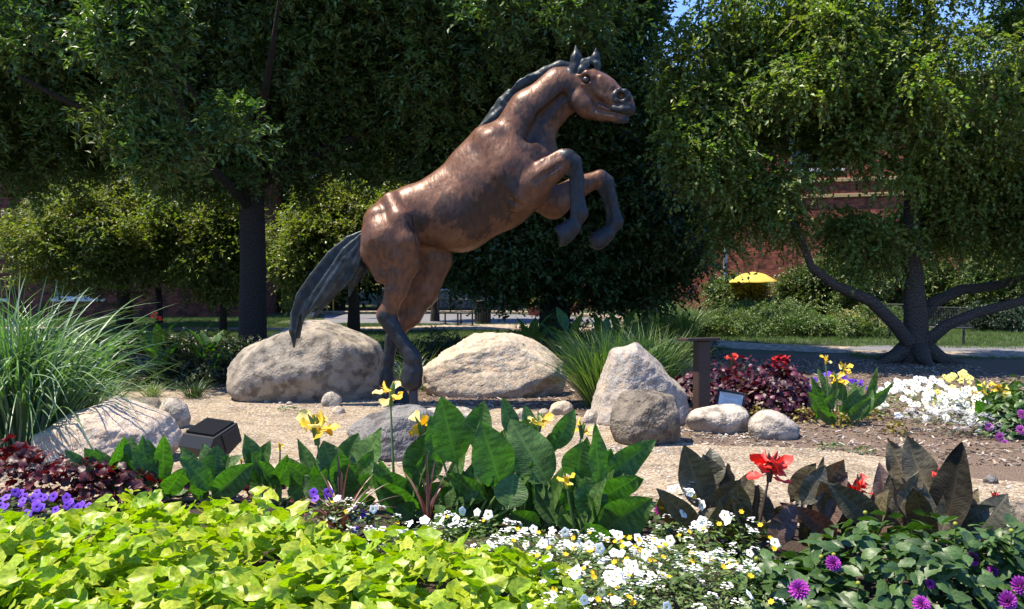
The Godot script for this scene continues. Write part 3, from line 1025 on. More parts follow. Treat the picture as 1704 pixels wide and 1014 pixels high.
	rock("rock", "pinkish low stone behind the spiky purple leaves", Vector3(-1.918, -0.04, -6.8), Vector3(0.3, 0.14, 0.26), M.pink_rock, 111, [], 0.0, 5, 0.04, 0.3, "", 32)
	var small := [[426, 668, 0.115, "M", "leftmost small cream pebble under the large tan boulder"], [442, 670, 0.075, "P", "pink pebble next to the leftmost cream one"], [466, 672, 0.07, "P", "small flat pink pebble under the middle of the large boulder"], [480, 674, 0.085, "W", "grey white pebble right of the flat pink one"], [551, 676, 0.27, "W", "head sized round stone in front of the large tan boulder"], [562, 688, 0.16, "P", "low pink stone just in front of the head sized round stone"], [640, 678, 0.1, "M", "little stone lying near the horse's planted hoof"], [868, 697, 0.2, "M", "low cream stone against the long cream boulder's foot"], [1655, 806, 0.12, "S", "flat grey stone alone on the right of the path"], [905, 690, 0.13, "W", "small white stone right below the cream boulder's middle"]]
	for s in small:
		var at := EYE
		var d: float = 1418.0 * 1.65 / (s[1] - 460.0)
		at = Vector3((s[0] - 852.0) / 1418.0 * d, 0, -d)
		rock("pebble" if s[2] < 0.12 else "rock", s[4], at, Vector3(s[2], s[2] * (0.72 if s[2] > 0.2 else 0.62), s[2] * 0.85), {"M": M.cream_rock, "P": M.pink_rock, "W": M.white_rock, "S": M.slate_rock}[s[3]], int(s[0]), [], 0.5, 3, 0.02, 0.6, "", 20)


# ------------------------------------------------------------------ trees
# a leafy spray: twigs that carry leaves
func spray(twigs: int, per: int, reach: float, long: float, wide: float, hang: float, s: int, col: Color, vary := 0.25) -> ArrayMesh:
	var r := RandomNumberGenerator.new()
	r.seed = s
	var g := Geo.new()
	for t in twigs:
		var dir := Vector3(r.randf_range(-1, 1), r.randf_range(-0.6, 0.9), r.randf_range(-1, 1)).normalized()
		var start := dir * reach * r.randf_range(0.0, 0.35)
		var bend := start + dir * reach * 0.4 + Vector3.DOWN * hang * 0.25
		var thin := reach * 0.012
		g.tube([start, bend, start + dir * reach * 0.75 + Vector3.DOWN * hang], [thin, thin * 0.8, thin * 0.3], 3, Color(0.55, 0.34, 0.5), false)
		for k in per:
			var u := float(k + 1) / per
			var at := start + dir * reach * u * 0.75 + Vector3.DOWN * hang * u * u
			var out := (dir * 0.5 + Vector3(r.randf_range(-1, 1), r.randf_range(-0.7, 0.7), r.randf_range(-1, 1)) + Vector3.DOWN * hang * 1.4).normalized()
			var up := Vector3(r.randf_range(-0.8, 0.8), 1.0, r.randf_range(-0.8, 0.8)).normalized()
			var side := out.cross(up).normalized()
			var over := side.cross(out)
			var l := long * r.randf_range(0.7, 1.2)
			var c := col * (1.0 + r.randf_range(-vary, vary))
			var a := g.put(at, c)
			var b := g.put(at + out * l * 0.45 + side * wide * 0.5 + over * wide * 0.12, c)
			var e := g.put(at + out * l + Vector3.DOWN * l * 0.15, c)
			var d := g.put(at + out * l * 0.45 - side * wide * 0.5 + over * wide * 0.12, c)
			g.face(a, b, e)
			g.face(a, e, d)
	return g.mesh(false)

# crown = [centre, radii, sprays] in the tree's own axes
func crown_places(crowns: Array, s: int, gaps: float, size: float, hollow := 0.45) -> Array:
	var r := RandomNumberGenerator.new()
	r.seed = s
	var n := noise(FastNoiseLite.TYPE_SIMPLEX, 0.45, 2, s)
	var out := []
	for c in crowns:
		var k := 0
		var tries := 0
		while k < c[2] and tries < c[2] * 8:
			tries += 1
			var d := Vector3(r.randf_range(-1, 1), r.randf_range(-1, 1), r.randf_range(-1, 1))
			if d.length() > 1.0 or d.length() < 0.05: continue
			d = d.normalized() * pow(d.length(), hollow * 2.0)
			var p: Vector3 = c[0] + d * c[1]
			p += d.normalized() * n.get_noise_3dv(p * 1.3) * 0.5
			if n.get_noise_3dv(p + Vector3(50, 0, 0)) < gaps: continue
			k += 1
			out.append(Transform3D(Basis.from_euler(Vector3(r.randf_range(-0.5, 0.5), r.randf_range(0, TAU), r.randf_range(-0.5, 0.5))).scaled(Vector3.ONE * size * r.randf_range(0.75, 1.25)), p))
	return out

func tones_for(n: int, c: Color, spread: float, odd := Color.BLACK, share := 0.0) -> Array:
	var out := []
	for i in n:
		var t := c * (1.0 + rnd(-spread, spread))
		t.r *= 1.0 + rnd(-0.15, 0.2)
		if share > 0.0 and rng.randf() < share: t = odd * (1.0 + rnd(-0.2, 0.2))
		t.a = 1.0
		out.append(t)
	return out

func tree(label: String, at: Vector3, trunk: Array, radii: Array, limbs: Array, crowns: Array, leaf: Mesh, tone: Color, o := {}) -> Node3D:
	var root := thing(o.get("name", "tree"), label, "tree", at, 0.0, o.get("group", ""))
	var bark: Material = M[o.get("bark", "bark")]
	var tg := Geo.new()
	tg.tube(trunk, radii, 16)
	for k in o.get("roots", 0):
		var a := TAU * float(k) / float(o.roots) + 0.4
		var d := Vector3(cos(a), 0, sin(a))
		tg.tube([Vector3(0, 0.28, 0) + d * radii[0] * 0.55, d * radii[0] * 1.3 + Vector3(0, 0.1, 0), d * radii[0] * 2.4 + Vector3(0, -0.02, 0)], [radii[0] * 0.5, radii[0] * 0.35, radii[0] * 0.12], 8)
	piece("trunk", tg.mesh(), bark, root)
	for l in limbs:
		var lg := Geo.new()
		lg.tube(l[0], l[1], 10)
		piece("branch", lg.mesh(), bark, root)
	var places := crown_places(crowns, o.get("seed", 3), o.get("gaps", -0.3), o.get("size", 1.0), o.get("hollow", 0.45))
	var lm: Material = M[o.get("leaf", "tree_leaf")]
	scatter("crown", leaf, lm, root, places, tones_for(places.size(), tone, o.get("spread", 0.25), o.get("odd", Color.BLACK), o.get("share", 0.0)))
	return root

# limbs that fan out from the top of a trunk into its crown
func fan(from: Vector3, reach: float, rise: float, count: int, thick: float, s: int) -> Array:
	var r := RandomNumberGenerator.new()
	r.seed = s
	var out := []
	for k in count:
		var a := TAU * k / count + r.randf_range(-0.4, 0.4)
		var d := Vector3(cos(a), 0, sin(a)) * reach * r.randf_range(0.7, 1.1)
		var up := rise * r.randf_range(0.6, 1.2)
		out.append([[from, from + d * 0.35 + Vector3(0, up * 0.4, 0), from + d * 0.75 + Vector3(0, up * 0.72, 0), from + d + Vector3(0, up, 0)], [thick, thick * 0.75, thick * 0.45, thick * 0.1]])
	return out

func build_trees() -> void:
	M.tree_leaf = leaf_mat(Color.WHITE, Color(0.75, 0.85, 0.4), 0.42, 0.5)
	M.birch_leaf = leaf_mat(Color.WHITE, Color(0.92, 1.0, 0.42), 0.42, 0.5)
	var ash := spray(9, 12, 0.50, 0.115, 0.050, 0.09, 3, Color(1, 1, 1))
	var small := spray(9, 9, 0.44, 0.085, 0.052, 0.10, 4, Color(1, 1, 1))
	var birch := spray(8, 14, 0.46, 0.066, 0.048, 0.32, 5, Color(1, 1, 1))
	var far := spray(9, 8, 1.0, 0.34, 0.2, 0.3, 6, Color(1, 1, 1))
	L.small_spray = small
	L.far_spray = far
	var x0 := -5.18
	tree("great dark ash tree with a thick straight black trunk behind the largest boulder", Vector3(x0, 0, -17), [Vector3(0, -0.1, 0), Vector3(0, 0.5, 0), Vector3(0.02, 2.0, 0), Vector3(0.0, 3.6, 0), Vector3(0.1, 6, 0.1), Vector3(0, 9, 0)], [0.36, 0.275, 0.25, 0.245, 0.19, 0.06],
		fan(Vector3(0, 3.4, 0), 4.2, 2.6, 8, 0.11, 5) + [[[Vector3(0, 3.0, 0), Vector3(-0.2, 3.7, 2.0), Vector3(-0.2, 4.9, 3.8), Vector3(-0.3, 5.4, 4.7)], [0.09, 0.07, 0.045, 0.015]]],
		[[Vector3(-0.8, 8.6, -0.6), Vector3(5.0, 5.5, 4.0), 3900], [Vector3(3.8, 8.8, -0.8), Vector3(4.6, 5.2, 3.8), 2900], [Vector3(-5.4, 8.2, -0.6), Vector3(4.4, 5.1, 3.8), 2800], [Vector3(-0.25, 4.75, 4.6), Vector3(0.5, 1.3, 0.45), 85], [Vector3(-0.45, 5.3, 4.5), Vector3(0.4, 0.5, 0.4), 18], [Vector3(0.05, 3.45, 4.5), Vector3(0.5, 0.4, 0.4), 26], [Vector3(0.9, 4.0, 3.9), Vector3(0.4, 0.5, 0.4), 10], [Vector3(-2.6, 5.3, 4.4), Vector3(0.4, 0.45, 0.3), 16], [Vector3(-3.6, 5.6, 4.2), Vector3(0.35, 0.4, 0.3), 10], [Vector3(5.0, 6.0, 3.7), Vector3(0.6, 0.5, 0.4), 20], [Vector3(6.4, 6.3, 3.4), Vector3(0.6, 0.5, 0.4), 20]],
		ash, Color(0.11, 0.18, 0.046), {"name": "ash_tree", "seed": 5, "roots": 6, "gaps": -0.2})
	tree("broad dark tree standing behind the horse with branches hanging nearly to the ground", Vector3(0.98, 0, -19.6), [Vector3(0, -0.1, 0), Vector3(0, 0.6, 0), Vector3(0.05, 2.2, 0), Vector3(0, 4, 0), Vector3(0, 8, 0)], [0.46, 0.36, 0.31, 0.27, 0.08],
		fan(Vector3(0, 2.0, 0), 3.4, 2.2, 8, 0.1, 8), [[Vector3(-0.5, 6.0, 0), Vector3(3.0, 4.6, 2.9), 2500], [Vector3(-1.7, 9.4, 0.4), Vector3(3.7, 3.4, 3.4), 1700], [Vector3(-1.2, 2.6, 0.6), Vector3(1.9, 1.4, 1.8), 600], [Vector3(1.5, 2.5, 0.4), Vector3(1.9, 1.45, 1.9), 650]],
		small, Color(0.065, 0.115, 0.032), {"name": "shade_tree", "seed": 9, "roots": 5, "gaps": -0.36, "size": 1.35})
	var bx := 7.78
	tree("light green birch like tree with three low spreading limbs on the right", Vector3(bx, 0, -16.4), [Vector3(0, -0.1, 0), Vector3(0, 0.3, 0), Vector3(0.0, 0.9, 0), Vector3(-0.08, 1.9, 0), Vector3(-0.1, 3.4, 0), Vector3(0.15, 5.5, 0), Vector3(0.1, 9, 0)], [0.36, 0.255, 0.215, 0.165, 0.15, 0.11, 0.03],
		[[[Vector3(-0.05, 0.25, 0.06), Vector3(-0.5, 0.75, 0.25), Vector3(-1.05, 1.22, 0.4), Vector3(-1.75, 1.5, 0.5), Vector3(-2.2, 1.85, 0.5), Vector3(-2.45, 2.5, 0.5), Vector3(-2.9, 3.2, 0.4)], [0.14, 0.125, 0.115, 0.09, 0.075, 0.06, 0.03]],
		[[Vector3(0.05, 0.3, 0.05), Vector3(0.45, 0.75, 0.3), Vector3(0.95, 1.0, 0.45), Vector3(1.7, 1.2, 0.5), Vector3(2.4, 1.5, 0.5), Vector3(3.6, 2.0, 0.3)], [0.13, 0.11, 0.095, 0.085, 0.07, 0.03]],
		[[Vector3(0.05, 0.7, -0.1), Vector3(0.5, 1.15, -0.35), Vector3(1.1, 1.4, -0.5), Vector3(1.9, 1.5, -0.5), Vector3(2.8, 1.8, -0.5)], [0.13, 0.115, 0.10, 0.085, 0.05]]] + fan(Vector3(0, 3.6, 0), 3.2, 1.8, 8, 0.06, 12),
		[[Vector3(0.4, 6.4, 0), Vector3(4.5, 4.4, 2.2), 950], [Vector3(-3.0, 4.9, 0.8), Vector3(2.2, 2.4, 1.6), 480], [Vector3(-4.0, 3.9, 0.9), Vector3(1.1, 1.7, 1.0), 160], [Vector3(3.6, 4.0, 0.5), Vector3(3.2, 2.3, 1.8), 380], [Vector3(-0.9, 3.0, -0.4), Vector3(1.8, 1.0, 1.1), 130], [Vector3(2.6, 2.7, 0.0), Vector3(2.4, 1.0, 1.2), 150], [Vector3(-0.3, 3.7, -0.5), Vector3(2.6, 1.2, 1.4), 150], [Vector3(0.4, 4.9, 1.2), Vector3(3.9, 2.6, 1.8), 320]],
		birch, Color(0.22, 0.31, 0.075), {"leaf": "birch_leaf", "name": "birch_tree", "seed": 14, "roots": 5, "gaps": 0.15, "size": 1.2, "spread": 0.3, "odd": Color(0.22, 0.24, 0.05), "share": 0.10, "bark": "pale_bark"})
	tree("narrow tree with reddish shoot tips behind the horse's muzzle", Vector3(4.9, 0, -27), [Vector3(0, -0.1, 0), Vector3(0, 2, 0), Vector3(0, 6, 0)], [0.18, 0.14, 0.03], fan(Vector3(0, 2, 0), 1.2, 2.2, 5, 0.05, 3),
		[[Vector3(-0.2, 4.7, 0), Vector3(1.9, 3.3, 1.6), 800], [Vector3(-0.5, 2.6, 0.3), Vector3(1.2, 1.6, 1.2), 250]], small, Color(0.16, 0.18, 0.05), {"leaf": "birch_leaf", "name": "maple_tree", "seed": 19, "size": 1.2, "odd": Color(0.30, 0.10, 0.06), "share": 0.12})
	var crab := func(label, px, z, cx, cy, rx, ry, n, s, th):
		return tree(label, Vector3(px, 0, z), [Vector3(0, -0.1, 0), Vector3(0.02, 0.8, 0), Vector3(-0.05, 1.8, 0), Vector3(cx - px, cy + 0.6, 0)], [th * 1.25, th, th * 0.8, 0.03], fan(Vector3(-0.05, 1.5, 0), rx * 0.7, 1.1, 5, th * 0.45, s),
			[[Vector3(cx - px, cy, 0), Vector3(rx, ry, rx * 0.75), n]], small, Color(0.22, 0.26, 0.08), {"leaf": "birch_leaf", "name": "crabapple_tree", "seed": s, "gaps": -0.12, "size": 1.2, "spread": 0.3, "group": ""})
	crab.call("low spreading crabapple tree in sunlight before the brick house at far left", -12.3, -27.0, -12.9, 2.95, 3.2, 1.95, 1150, 21, 0.22)
	crab.call("crabapple tree with a thin leaning trunk, left of the thick black trunk", -12.45, -30.0, -12.2, 3.2, 2.0, 1.7, 420, 22, 0.12)
	crab.call("small sunlit tree showing just to the left of the thick black trunk", -9.0, -26.5, -9.2, 2.6, 1.35, 1.75, 430, 23, 0.1)
	crab.call("small dark stemmed tree above the horse's tail", -4.75, -25.5, -5.6, 2.75, 2.0, 1.75, 720, 24, 0.17)
	crab.call("thin stemmed young tree close behind the horse's hind legs", -3.35, -27.0, -3.2, 3.1, 1.3, 1.6, 330, 25, 0.1)
	crab.call("sunlit tree showing above the horse's back", -2.9, -32.0, -2.6, 6.0, 2.2, 2.6, 700, 26, 0.15)
	var hz := [[-33.0, -52.0, 15.0, 7.0], [-23.0, -48.0, 16.0, 6.5], [-14.0, -56.0, 17.0, 7.0], [-4.0, -50.0, 16.0, 6.5], [-0.5, -60.0, 17.0, 6.0], [-9.0, -44.0, 13.0, 4.5], [-28.0, -42.0, 13.0, 5.0]]
	var where := ["leftmost of the tall far trees, behind the brick house", "tall far tree over the brick house roof", "tall far tree rising behind the great ash", "tall far tree behind the horse's back", "tall far tree behind the horse's neck", "rounded far tree between the ash trunk and the tail", "far tree at the left edge of the brick house"]
	for i in hz.size():
		var h = hz[i]
		tree(where[i], Vector3(h[0], 0, h[1]), [Vector3(0, -0.1, 0), Vector3(0, h[2] * 0.4, 0), Vector3(0, h[2] * 0.8, 0)], [0.4, 0.3, 0.08], fan(Vector3(0, h[2] * 0.3, 0), h[3] * 0.6, h[2] * 0.3, 5, 0.15, i), [[Vector3(0, h[2] * 0.52, 0), Vector3(h[3], h[2] * 0.46, h[3] * 0.7), 800]], far, Color(0.05, 0.085, 0.022), {"name": "far_tree", "seed": 30 + i, "size": 1.15, "gaps": -0.4, "group": "tall trees behind the lawn"})


# ------------------------------------------------------------------ shrubs and grasses
func shrub(called: String, label: String, at: Vector3, blobs: Array, leaf: Mesh, tone: Color, s: int, size := 1.0, category := "shrub", odd := Color.BLACK, share := 0.0) -> void:
	var root := thing(called, label, category, at)
	var g := Geo.new()
	var r := RandomNumberGenerator.new()
	r.seed = s
	for b in blobs:
		for k in 3:
			var t: Vector3 = b[0] + Vector3(r.randf_range(-0.5, 0.5), r.randf_range(-0.2, 0.3), r.randf_range(-0.5, 0.5)) * b[1]
			g.tube([Vector3(t.x * 0.6, -0.02, t.z * 0.6), t * Vector3(0.85, 0.6, 0.85), t], [0.018, 0.013, 0.005], 5)
	piece("stem", g.mesh(), M.bark, root)
	var places := crown_places(blobs, s, -0.5, size, 0.3)
	scatter("foliage", leaf, M.tree_leaf, root, places, tones_for(places.size(), tone, 0.25, odd, share))

func grass_mesh(n: int, high: float, spread: float, wide: float, arch: float, s: int, cols: Array, rows := 7) -> ArrayMesh:
	var r := RandomNumberGenerator.new()
	r.seed = s
	var g := Geo.new()
	for i in n:
		var a := r.randf_range(0, TAU)
		var d := Vector3(cos(a), 0, sin(a))
		var u := sqrt(r.randf())
		var b := d * u * spread * 0.35
		var h := high * r.randf_range(0.55, 1.05)
		var lean := spread * u * r.randf_range(0.6, 1.25)
		var fall := h * arch * u * r.randf_range(0.2, 1.2)
		var tip := b + d * lean + Vector3(0, h + fall * 0.35, 0)
		var c: Color = cols[r.randi() % cols.size()]
		c = c * (1.0 + r.randf_range(-0.25, 0.25))
		leaf_into(g, b, tip, wide * r.randf_range(0.7, 1.2), (Vector3.UP * 0.6 - d + Vector3(r.randf_range(-1, 1), 0, r.randf_range(-1, 1)) * 0.8).normalized(), {"shape": "blade", "rows": rows, "across": 2, "fold": 0.35, "fall": fall, "bow": h * r.randf_range(0.0, 0.14) * (1.0 + arch), "col": c, "twist": r.randf_range(-1.2, 1.2)})
	return g.mesh()

func grass(called: String, label: String, at: Vector3, mesh: Mesh, turn := 0.0, size := Vector3.ONE, category := "ornamental grass") -> Node3D:
	var root := thing(called, label, category, at, turn)
	var b := piece("blades", mesh, M.blade, root)
	b.scale = size
	b.set_meta("kind", "stuff")
	return root

func build_grasses() -> void:
	M.blade = leaf_mat(Color.WHITE, Color(0.7, 0.85, 0.35), 0.38, 0.5)
	var silver := [Color(0.17, 0.26, 0.13), Color(0.11, 0.19, 0.07), Color(0.27, 0.36, 0.22), Color(0.08, 0.15, 0.045)]
	grass("tall_grass", "tall arching ornamental grass with striped silvery blades at the left edge", Vector3(-4.651, 0.0, -8.024), grass_mesh(900, 1.75, 1.15, 0.034, 1.25, 3, silver, 14))
	grass("tall_grass", "shorter clump of silvery grass behind the pinkish boulder", Vector3(-4.584, 0.0, -8.956), grass_mesh(260, 0.95, 0.5, 0.02, 0.7, 4, silver, 9))
	var lime := [Color(0.19, 0.28, 0.07), Color(0.14, 0.23, 0.05), Color(0.25, 0.32, 0.11)]
	var fountain := grass_mesh(1300, 1.0, 0.66, 0.010, 0.5, 5, lime, 7)
	grass("fountain_grass", "fine bright green fountain grass behind the tall pointed boulder", Vector3(1.208, 0.0, -10.79), fountain, 0.0, Vector3(1.15, 1.15, 1.1))
	grass("fountain_grass", "second fine green grass clump, nearer the sign post", Vector3(1.811, 0.0, -11.317), fountain, 1.7, Vector3(1.0, 1.1, 1.0))
	var straw := [Color(0.22, 0.27, 0.08), Color(0.30, 0.33, 0.13), Color(0.14, 0.19, 0.05)]
	var tuft := grass_mesh(160, 0.34, 0.30, 0.009, 0.8, 6, straw, 6)
	grass("grass_tuft", "small yellow green grass tuft behind the round white stone", Vector3(-4.952, 0.0, -11.658), tuft, 0.3, Vector3(0.85, 0.8, 0.85))
	grass("grass_tuft", "yellow green grass tuft at the right foot of the tall grass", Vector3(-5.525, 0.0, -11.542), tuft, 1.3, Vector3(1.1, 0.95, 1.1))
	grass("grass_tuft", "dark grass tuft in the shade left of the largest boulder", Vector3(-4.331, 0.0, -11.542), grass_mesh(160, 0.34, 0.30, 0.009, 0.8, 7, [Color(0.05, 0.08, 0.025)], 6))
	var pale := [Color(0.19, 0.27, 0.12), Color(0.26, 0.33, 0.18), Color(0.11, 0.18, 0.05)]
	var mid := grass_mesh(120, 0.8, 0.55, 0.013, 0.9, 8, pale, 8)
	grass("striped_grass", "striped grass between the two great boulders behind the hooves", Vector3(-1.423, 0.0, -12.405), mid, 0.0, Vector3(0.9, 1.05, 0.9))
	grass("striped_grass", "striped grass rising behind the long cream boulder", Vector3(-0.23, 0.0, -13.564), mid, 2.0, Vector3(1.25, 0.95, 1.1))
	grass("day_lily_leaves", "dark strap leaves of day lilies behind the largest boulder", Vector3(-4.085, 0.0, -19.796), grass_mesh(110, 0.5, 0.5, 0.03, 0.9, 9, [Color(0.05, 0.085, 0.03)], 6), 0.0, Vector3.ONE, "plant")
	var big := grass_mesh(420, 1.35, 0.95, 0.02, 0.5, 10, [Color(0.13, 0.2, 0.06), Color(0.18, 0.26, 0.10)], 6)
	var spots := [[1100, 560, 0.95, "rounded far grass clump left of the yellow umbrella, leftmost"], [1140, 562, 0.85, "far grass clump beside the leftmost one, before the dark tree"], [1250, 548, 0.85, "upright far grass clump just under the yellow umbrella"], [1065, 566, 0.6, "low far grass clump at the bend of the walk"]]
	for s in spots:
		var d: float = 1418.0 * 1.65 / (s[1] - 460.0)
		grass("far_grass", s[3], Vector3((s[0] - 852.0) / 1418.0 * d, 0, -d), big, s[0], Vector3.ONE * s[2])
	# far planting
	var far: Mesh = L.small_spray
	shrub("bedding_plants", "wide bed of leafy green perennials along the far side of the walk", Vector3(7.2, 0, -24.4), [[Vector3(-2.6, 0.25, 0.3), Vector3(1.5, 0.42, 1.0), 200], [Vector3(-0.4, 0.3, 0.2), Vector3(1.9, 0.5, 1.3), 260], [Vector3(2.0, 0.28, 0.7), Vector3(1.7, 0.45, 1.0), 240], [Vector3(0.6, 0.35, -1.5), Vector3(2.8, 0.5, 1.3), 200]], far, Color(0.12, 0.19, 0.045), 41, 0.62, "bedding plant", Color(0.45, 0.30, 0.03), 0.025)
	shrub("flowering_bush", "white and yellow flowering mound near the far benches", Vector3(10.565, 0.0, -25.97), [[Vector3(0, 0.25, 0), Vector3(0.85, 0.3, 0.5), 90]], far, Color(0.62, 0.60, 0.42), 42, 0.55, "bush", Color(0.55, 0.42, 0.04), 0.3)
	for s in [[1330, 540, 1.3, "blue green juniper left of the tree with low limbs"], [1400, 538, 1.1, "blue green juniper partly behind the low left limb"], [1620, 545, 1.5, "blue green juniper to the right behind the bench"], [1700, 552, 1.5, "blue green juniper at the right edge of the view"]]:
		var d: float = 1418.0 * 1.65 / (s[1] - 462.0)
		shrub("juniper_bush", s[3], Vector3((s[0] - 852.0) / 1418.0 * d, 0, -d), [[Vector3(0, 0.4, 0), Vector3(s[2], 0.62, 0.8), 210]], far, Color(0.055, 0.095, 0.065), 43 + int(s[0]), 0.75)
	for s in [[1352, 1.9, 1.3, 28.5, "rounded light green shrub under the yellow umbrella's right"], [1400, 2.3, 1.6, 28.0, "light green shrub before the brick wall, behind the left limb"], [1470, 2.4, 1.6, 29.0, "light green shrub just left of the low limbed tree's trunk"], [1590, 2.6, 1.8, 28.5, "tall light green shrub right of the trunk before the brick wall"], [1680, 2.4, 1.7, 27.0, "light green shrub at the right edge by the brick wall"], [1230, 1.6, 1.3, 31.0, "low shrub behind the yellow umbrella"]]:
		shrub("garden_shrub", s[4], Vector3((s[0] - 852.0) / 1418.0 * s[3], 0, -s[3]), [[Vector3(0, s[1] * 0.62, 0), Vector3(s[2] * 0.8, s[1] * 0.5, 0.9), 300]], far, Color(0.12, 0.17, 0.045), 60 + int(s[0]), 1.0)
	shrub("flowering_bush", "pale plumed bush on the lawn left of the thick black trunk", Vector3(-13.537, 0.0, -38.982), [[Vector3(-0.4, 0.35, 0), Vector3(0.9, 0.45, 0.5), 70], [Vector3(0.9, 0.3, 0), Vector3(0.9, 0.4, 0.5), 60]], far, Color(0.17, 0.19, 0.08), 47, 0.8, "bush", Color(0.42, 0.36, 0.24), 0.3)
	shrub("garden_shrub", "yellow green shrub on the lawn between ash trunk and tail", Vector3(-10.588, 0.0, -40.328), [[Vector3(0, 0.4, 0), Vector3(1.3, 0.5, 0.8), 150]], far, Color(0.17, 0.21, 0.03), 48, 0.8)
	shrub("garden_shrub", "golden shrub beyond the street behind the horse's belly", Vector3(1.126, 0.0, -53.176), [[Vector3(0, 0.4, 0), Vector3(1.2, 0.75, 0.8), 130]], far, Color(0.24, 0.26, 0.03), 49, 1.0)
	for s in [[700, 500, "dark shrub beyond the street, left one"], [800, 504, "dark shrub beyond the street, behind the bin"], [1000, 506, "dark shrub beyond the street, right of the golden one"]]:
		var d: float = 1418.0 * 1.65 / (s[1] - 462.0)
		shrub("garden_shrub", s[2], Vector3((s[0] - 852.0) / 1418.0 * d, 0, -d), [[Vector3(0, 0.7, 0), Vector3(2.4, 0.9, 1.0), 260]], far, Color(0.075, 0.12, 0.035), 50 + int(s[0]), 1.3)
	# in the shade of the ash
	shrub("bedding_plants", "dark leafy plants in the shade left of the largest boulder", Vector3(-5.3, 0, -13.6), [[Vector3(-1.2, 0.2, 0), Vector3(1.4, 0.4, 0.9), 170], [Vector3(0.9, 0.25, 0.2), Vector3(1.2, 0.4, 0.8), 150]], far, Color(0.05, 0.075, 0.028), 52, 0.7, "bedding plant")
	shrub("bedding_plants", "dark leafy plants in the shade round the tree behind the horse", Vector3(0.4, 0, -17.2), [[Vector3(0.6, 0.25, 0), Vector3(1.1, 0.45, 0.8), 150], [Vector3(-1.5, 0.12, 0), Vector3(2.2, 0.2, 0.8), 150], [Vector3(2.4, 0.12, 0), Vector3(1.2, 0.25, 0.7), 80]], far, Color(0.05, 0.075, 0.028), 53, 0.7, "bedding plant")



# ------------------------------------------------------------------ buildings and far things
func brick_picture() -> ImageTexture:
	var im := Image.create(256, 256, false, Image.FORMAT_RGB8)
	var r := RandomNumberGenerator.new()
	r.seed = 12
	im.fill(Color(0.62, 0.57, 0.52))
	for row in 16:
		for k in 5:
			var x := k * 64 - (32 if row % 2 == 1 else 0)
			var t := r.randf_range(0.72, 1.0)
			im.fill_rect(Rect2i(x + 2, row * 16 + 2, 60, 13), Color(t, t * r.randf_range(0.82, 0.98), t * r.randf_range(0.8, 0.98)))
	return ImageTexture.create_from_image(im)

func window_part(parent: Node3D, at: Vector3, size: Vector2, cols: int, rows: int) -> void:
	var f := Geo.new()
	var hw := size.x / 2
	var hh := size.y / 2
	for s in [-1.0, 1.0]:
		f.box(at + Vector3(s * (hw - 0.04), 0, 0.02), Vector3(0.08, size.y, 0.12))
		f.box(at + Vector3(0, s * (hh - 0.04), 0.023), Vector3(size.x - 0.16, 0.08, 0.114))
	for c in range(1, cols): f.box(at + Vector3(-hw + size.x * c / cols, 0, 0.01), Vector3(0.05, size.y - 0.16, 0.07))
	for c in range(1, rows): f.box(at + Vector3(0, -hh + size.y * c / rows, 0.012), Vector3(size.x - 0.16, 0.05, 0.06))
	var w := piece("window", f.mesh(false), M.white_trim, parent)
	var p := Geo.new()
	p.box(at + Vector3(0, 0, -0.02), Vector3(size.x - 0.1, size.y - 0.1, 0.02))
	piece("pane", p.mesh(false), M.dark_glass, w)
	var s := Geo.new()
	s.box(at + Vector3(0, -hh - 0.06, 0.1), Vector3(size.x + 0.24, 0.12, 0.26), Basis.IDENTITY, 0.01)
	piece("sill", s.mesh(false), M.white_trim, w)

# a wall with openings: boxes between the openings
func wall_with(parent: Node3D, long: float, high: float, thick: float, holes: Array, m: Material) -> void:
	var g := Geo.new()
	var xs := [-long / 2, long / 2]
	for h in holes: xs.append_array([h[0] - h[2] / 2, h[0] + h[2] / 2])
	xs.sort()
	for i in xs.size() - 1:
		var a: float = xs[i]
		var b: float = xs[i + 1]
		if b - a < 0.01: continue
		var cuts := []
		for h in holes:
			if h[0] > a and h[0] < b: cuts.append([h[1] - h[3] / 2, h[1] + h[3] / 2])
		cuts.sort()
		var y := -0.1
		for c in cuts + [[high, high]]:
			if c[0] > y: g.box(Vector3((a + b) / 2, (y + c[0]) / 2, -thick / 2), Vector3(b - a, c[0] - y, thick))
			y = c[1]
	piece("wall", g.mesh(false), m, parent)

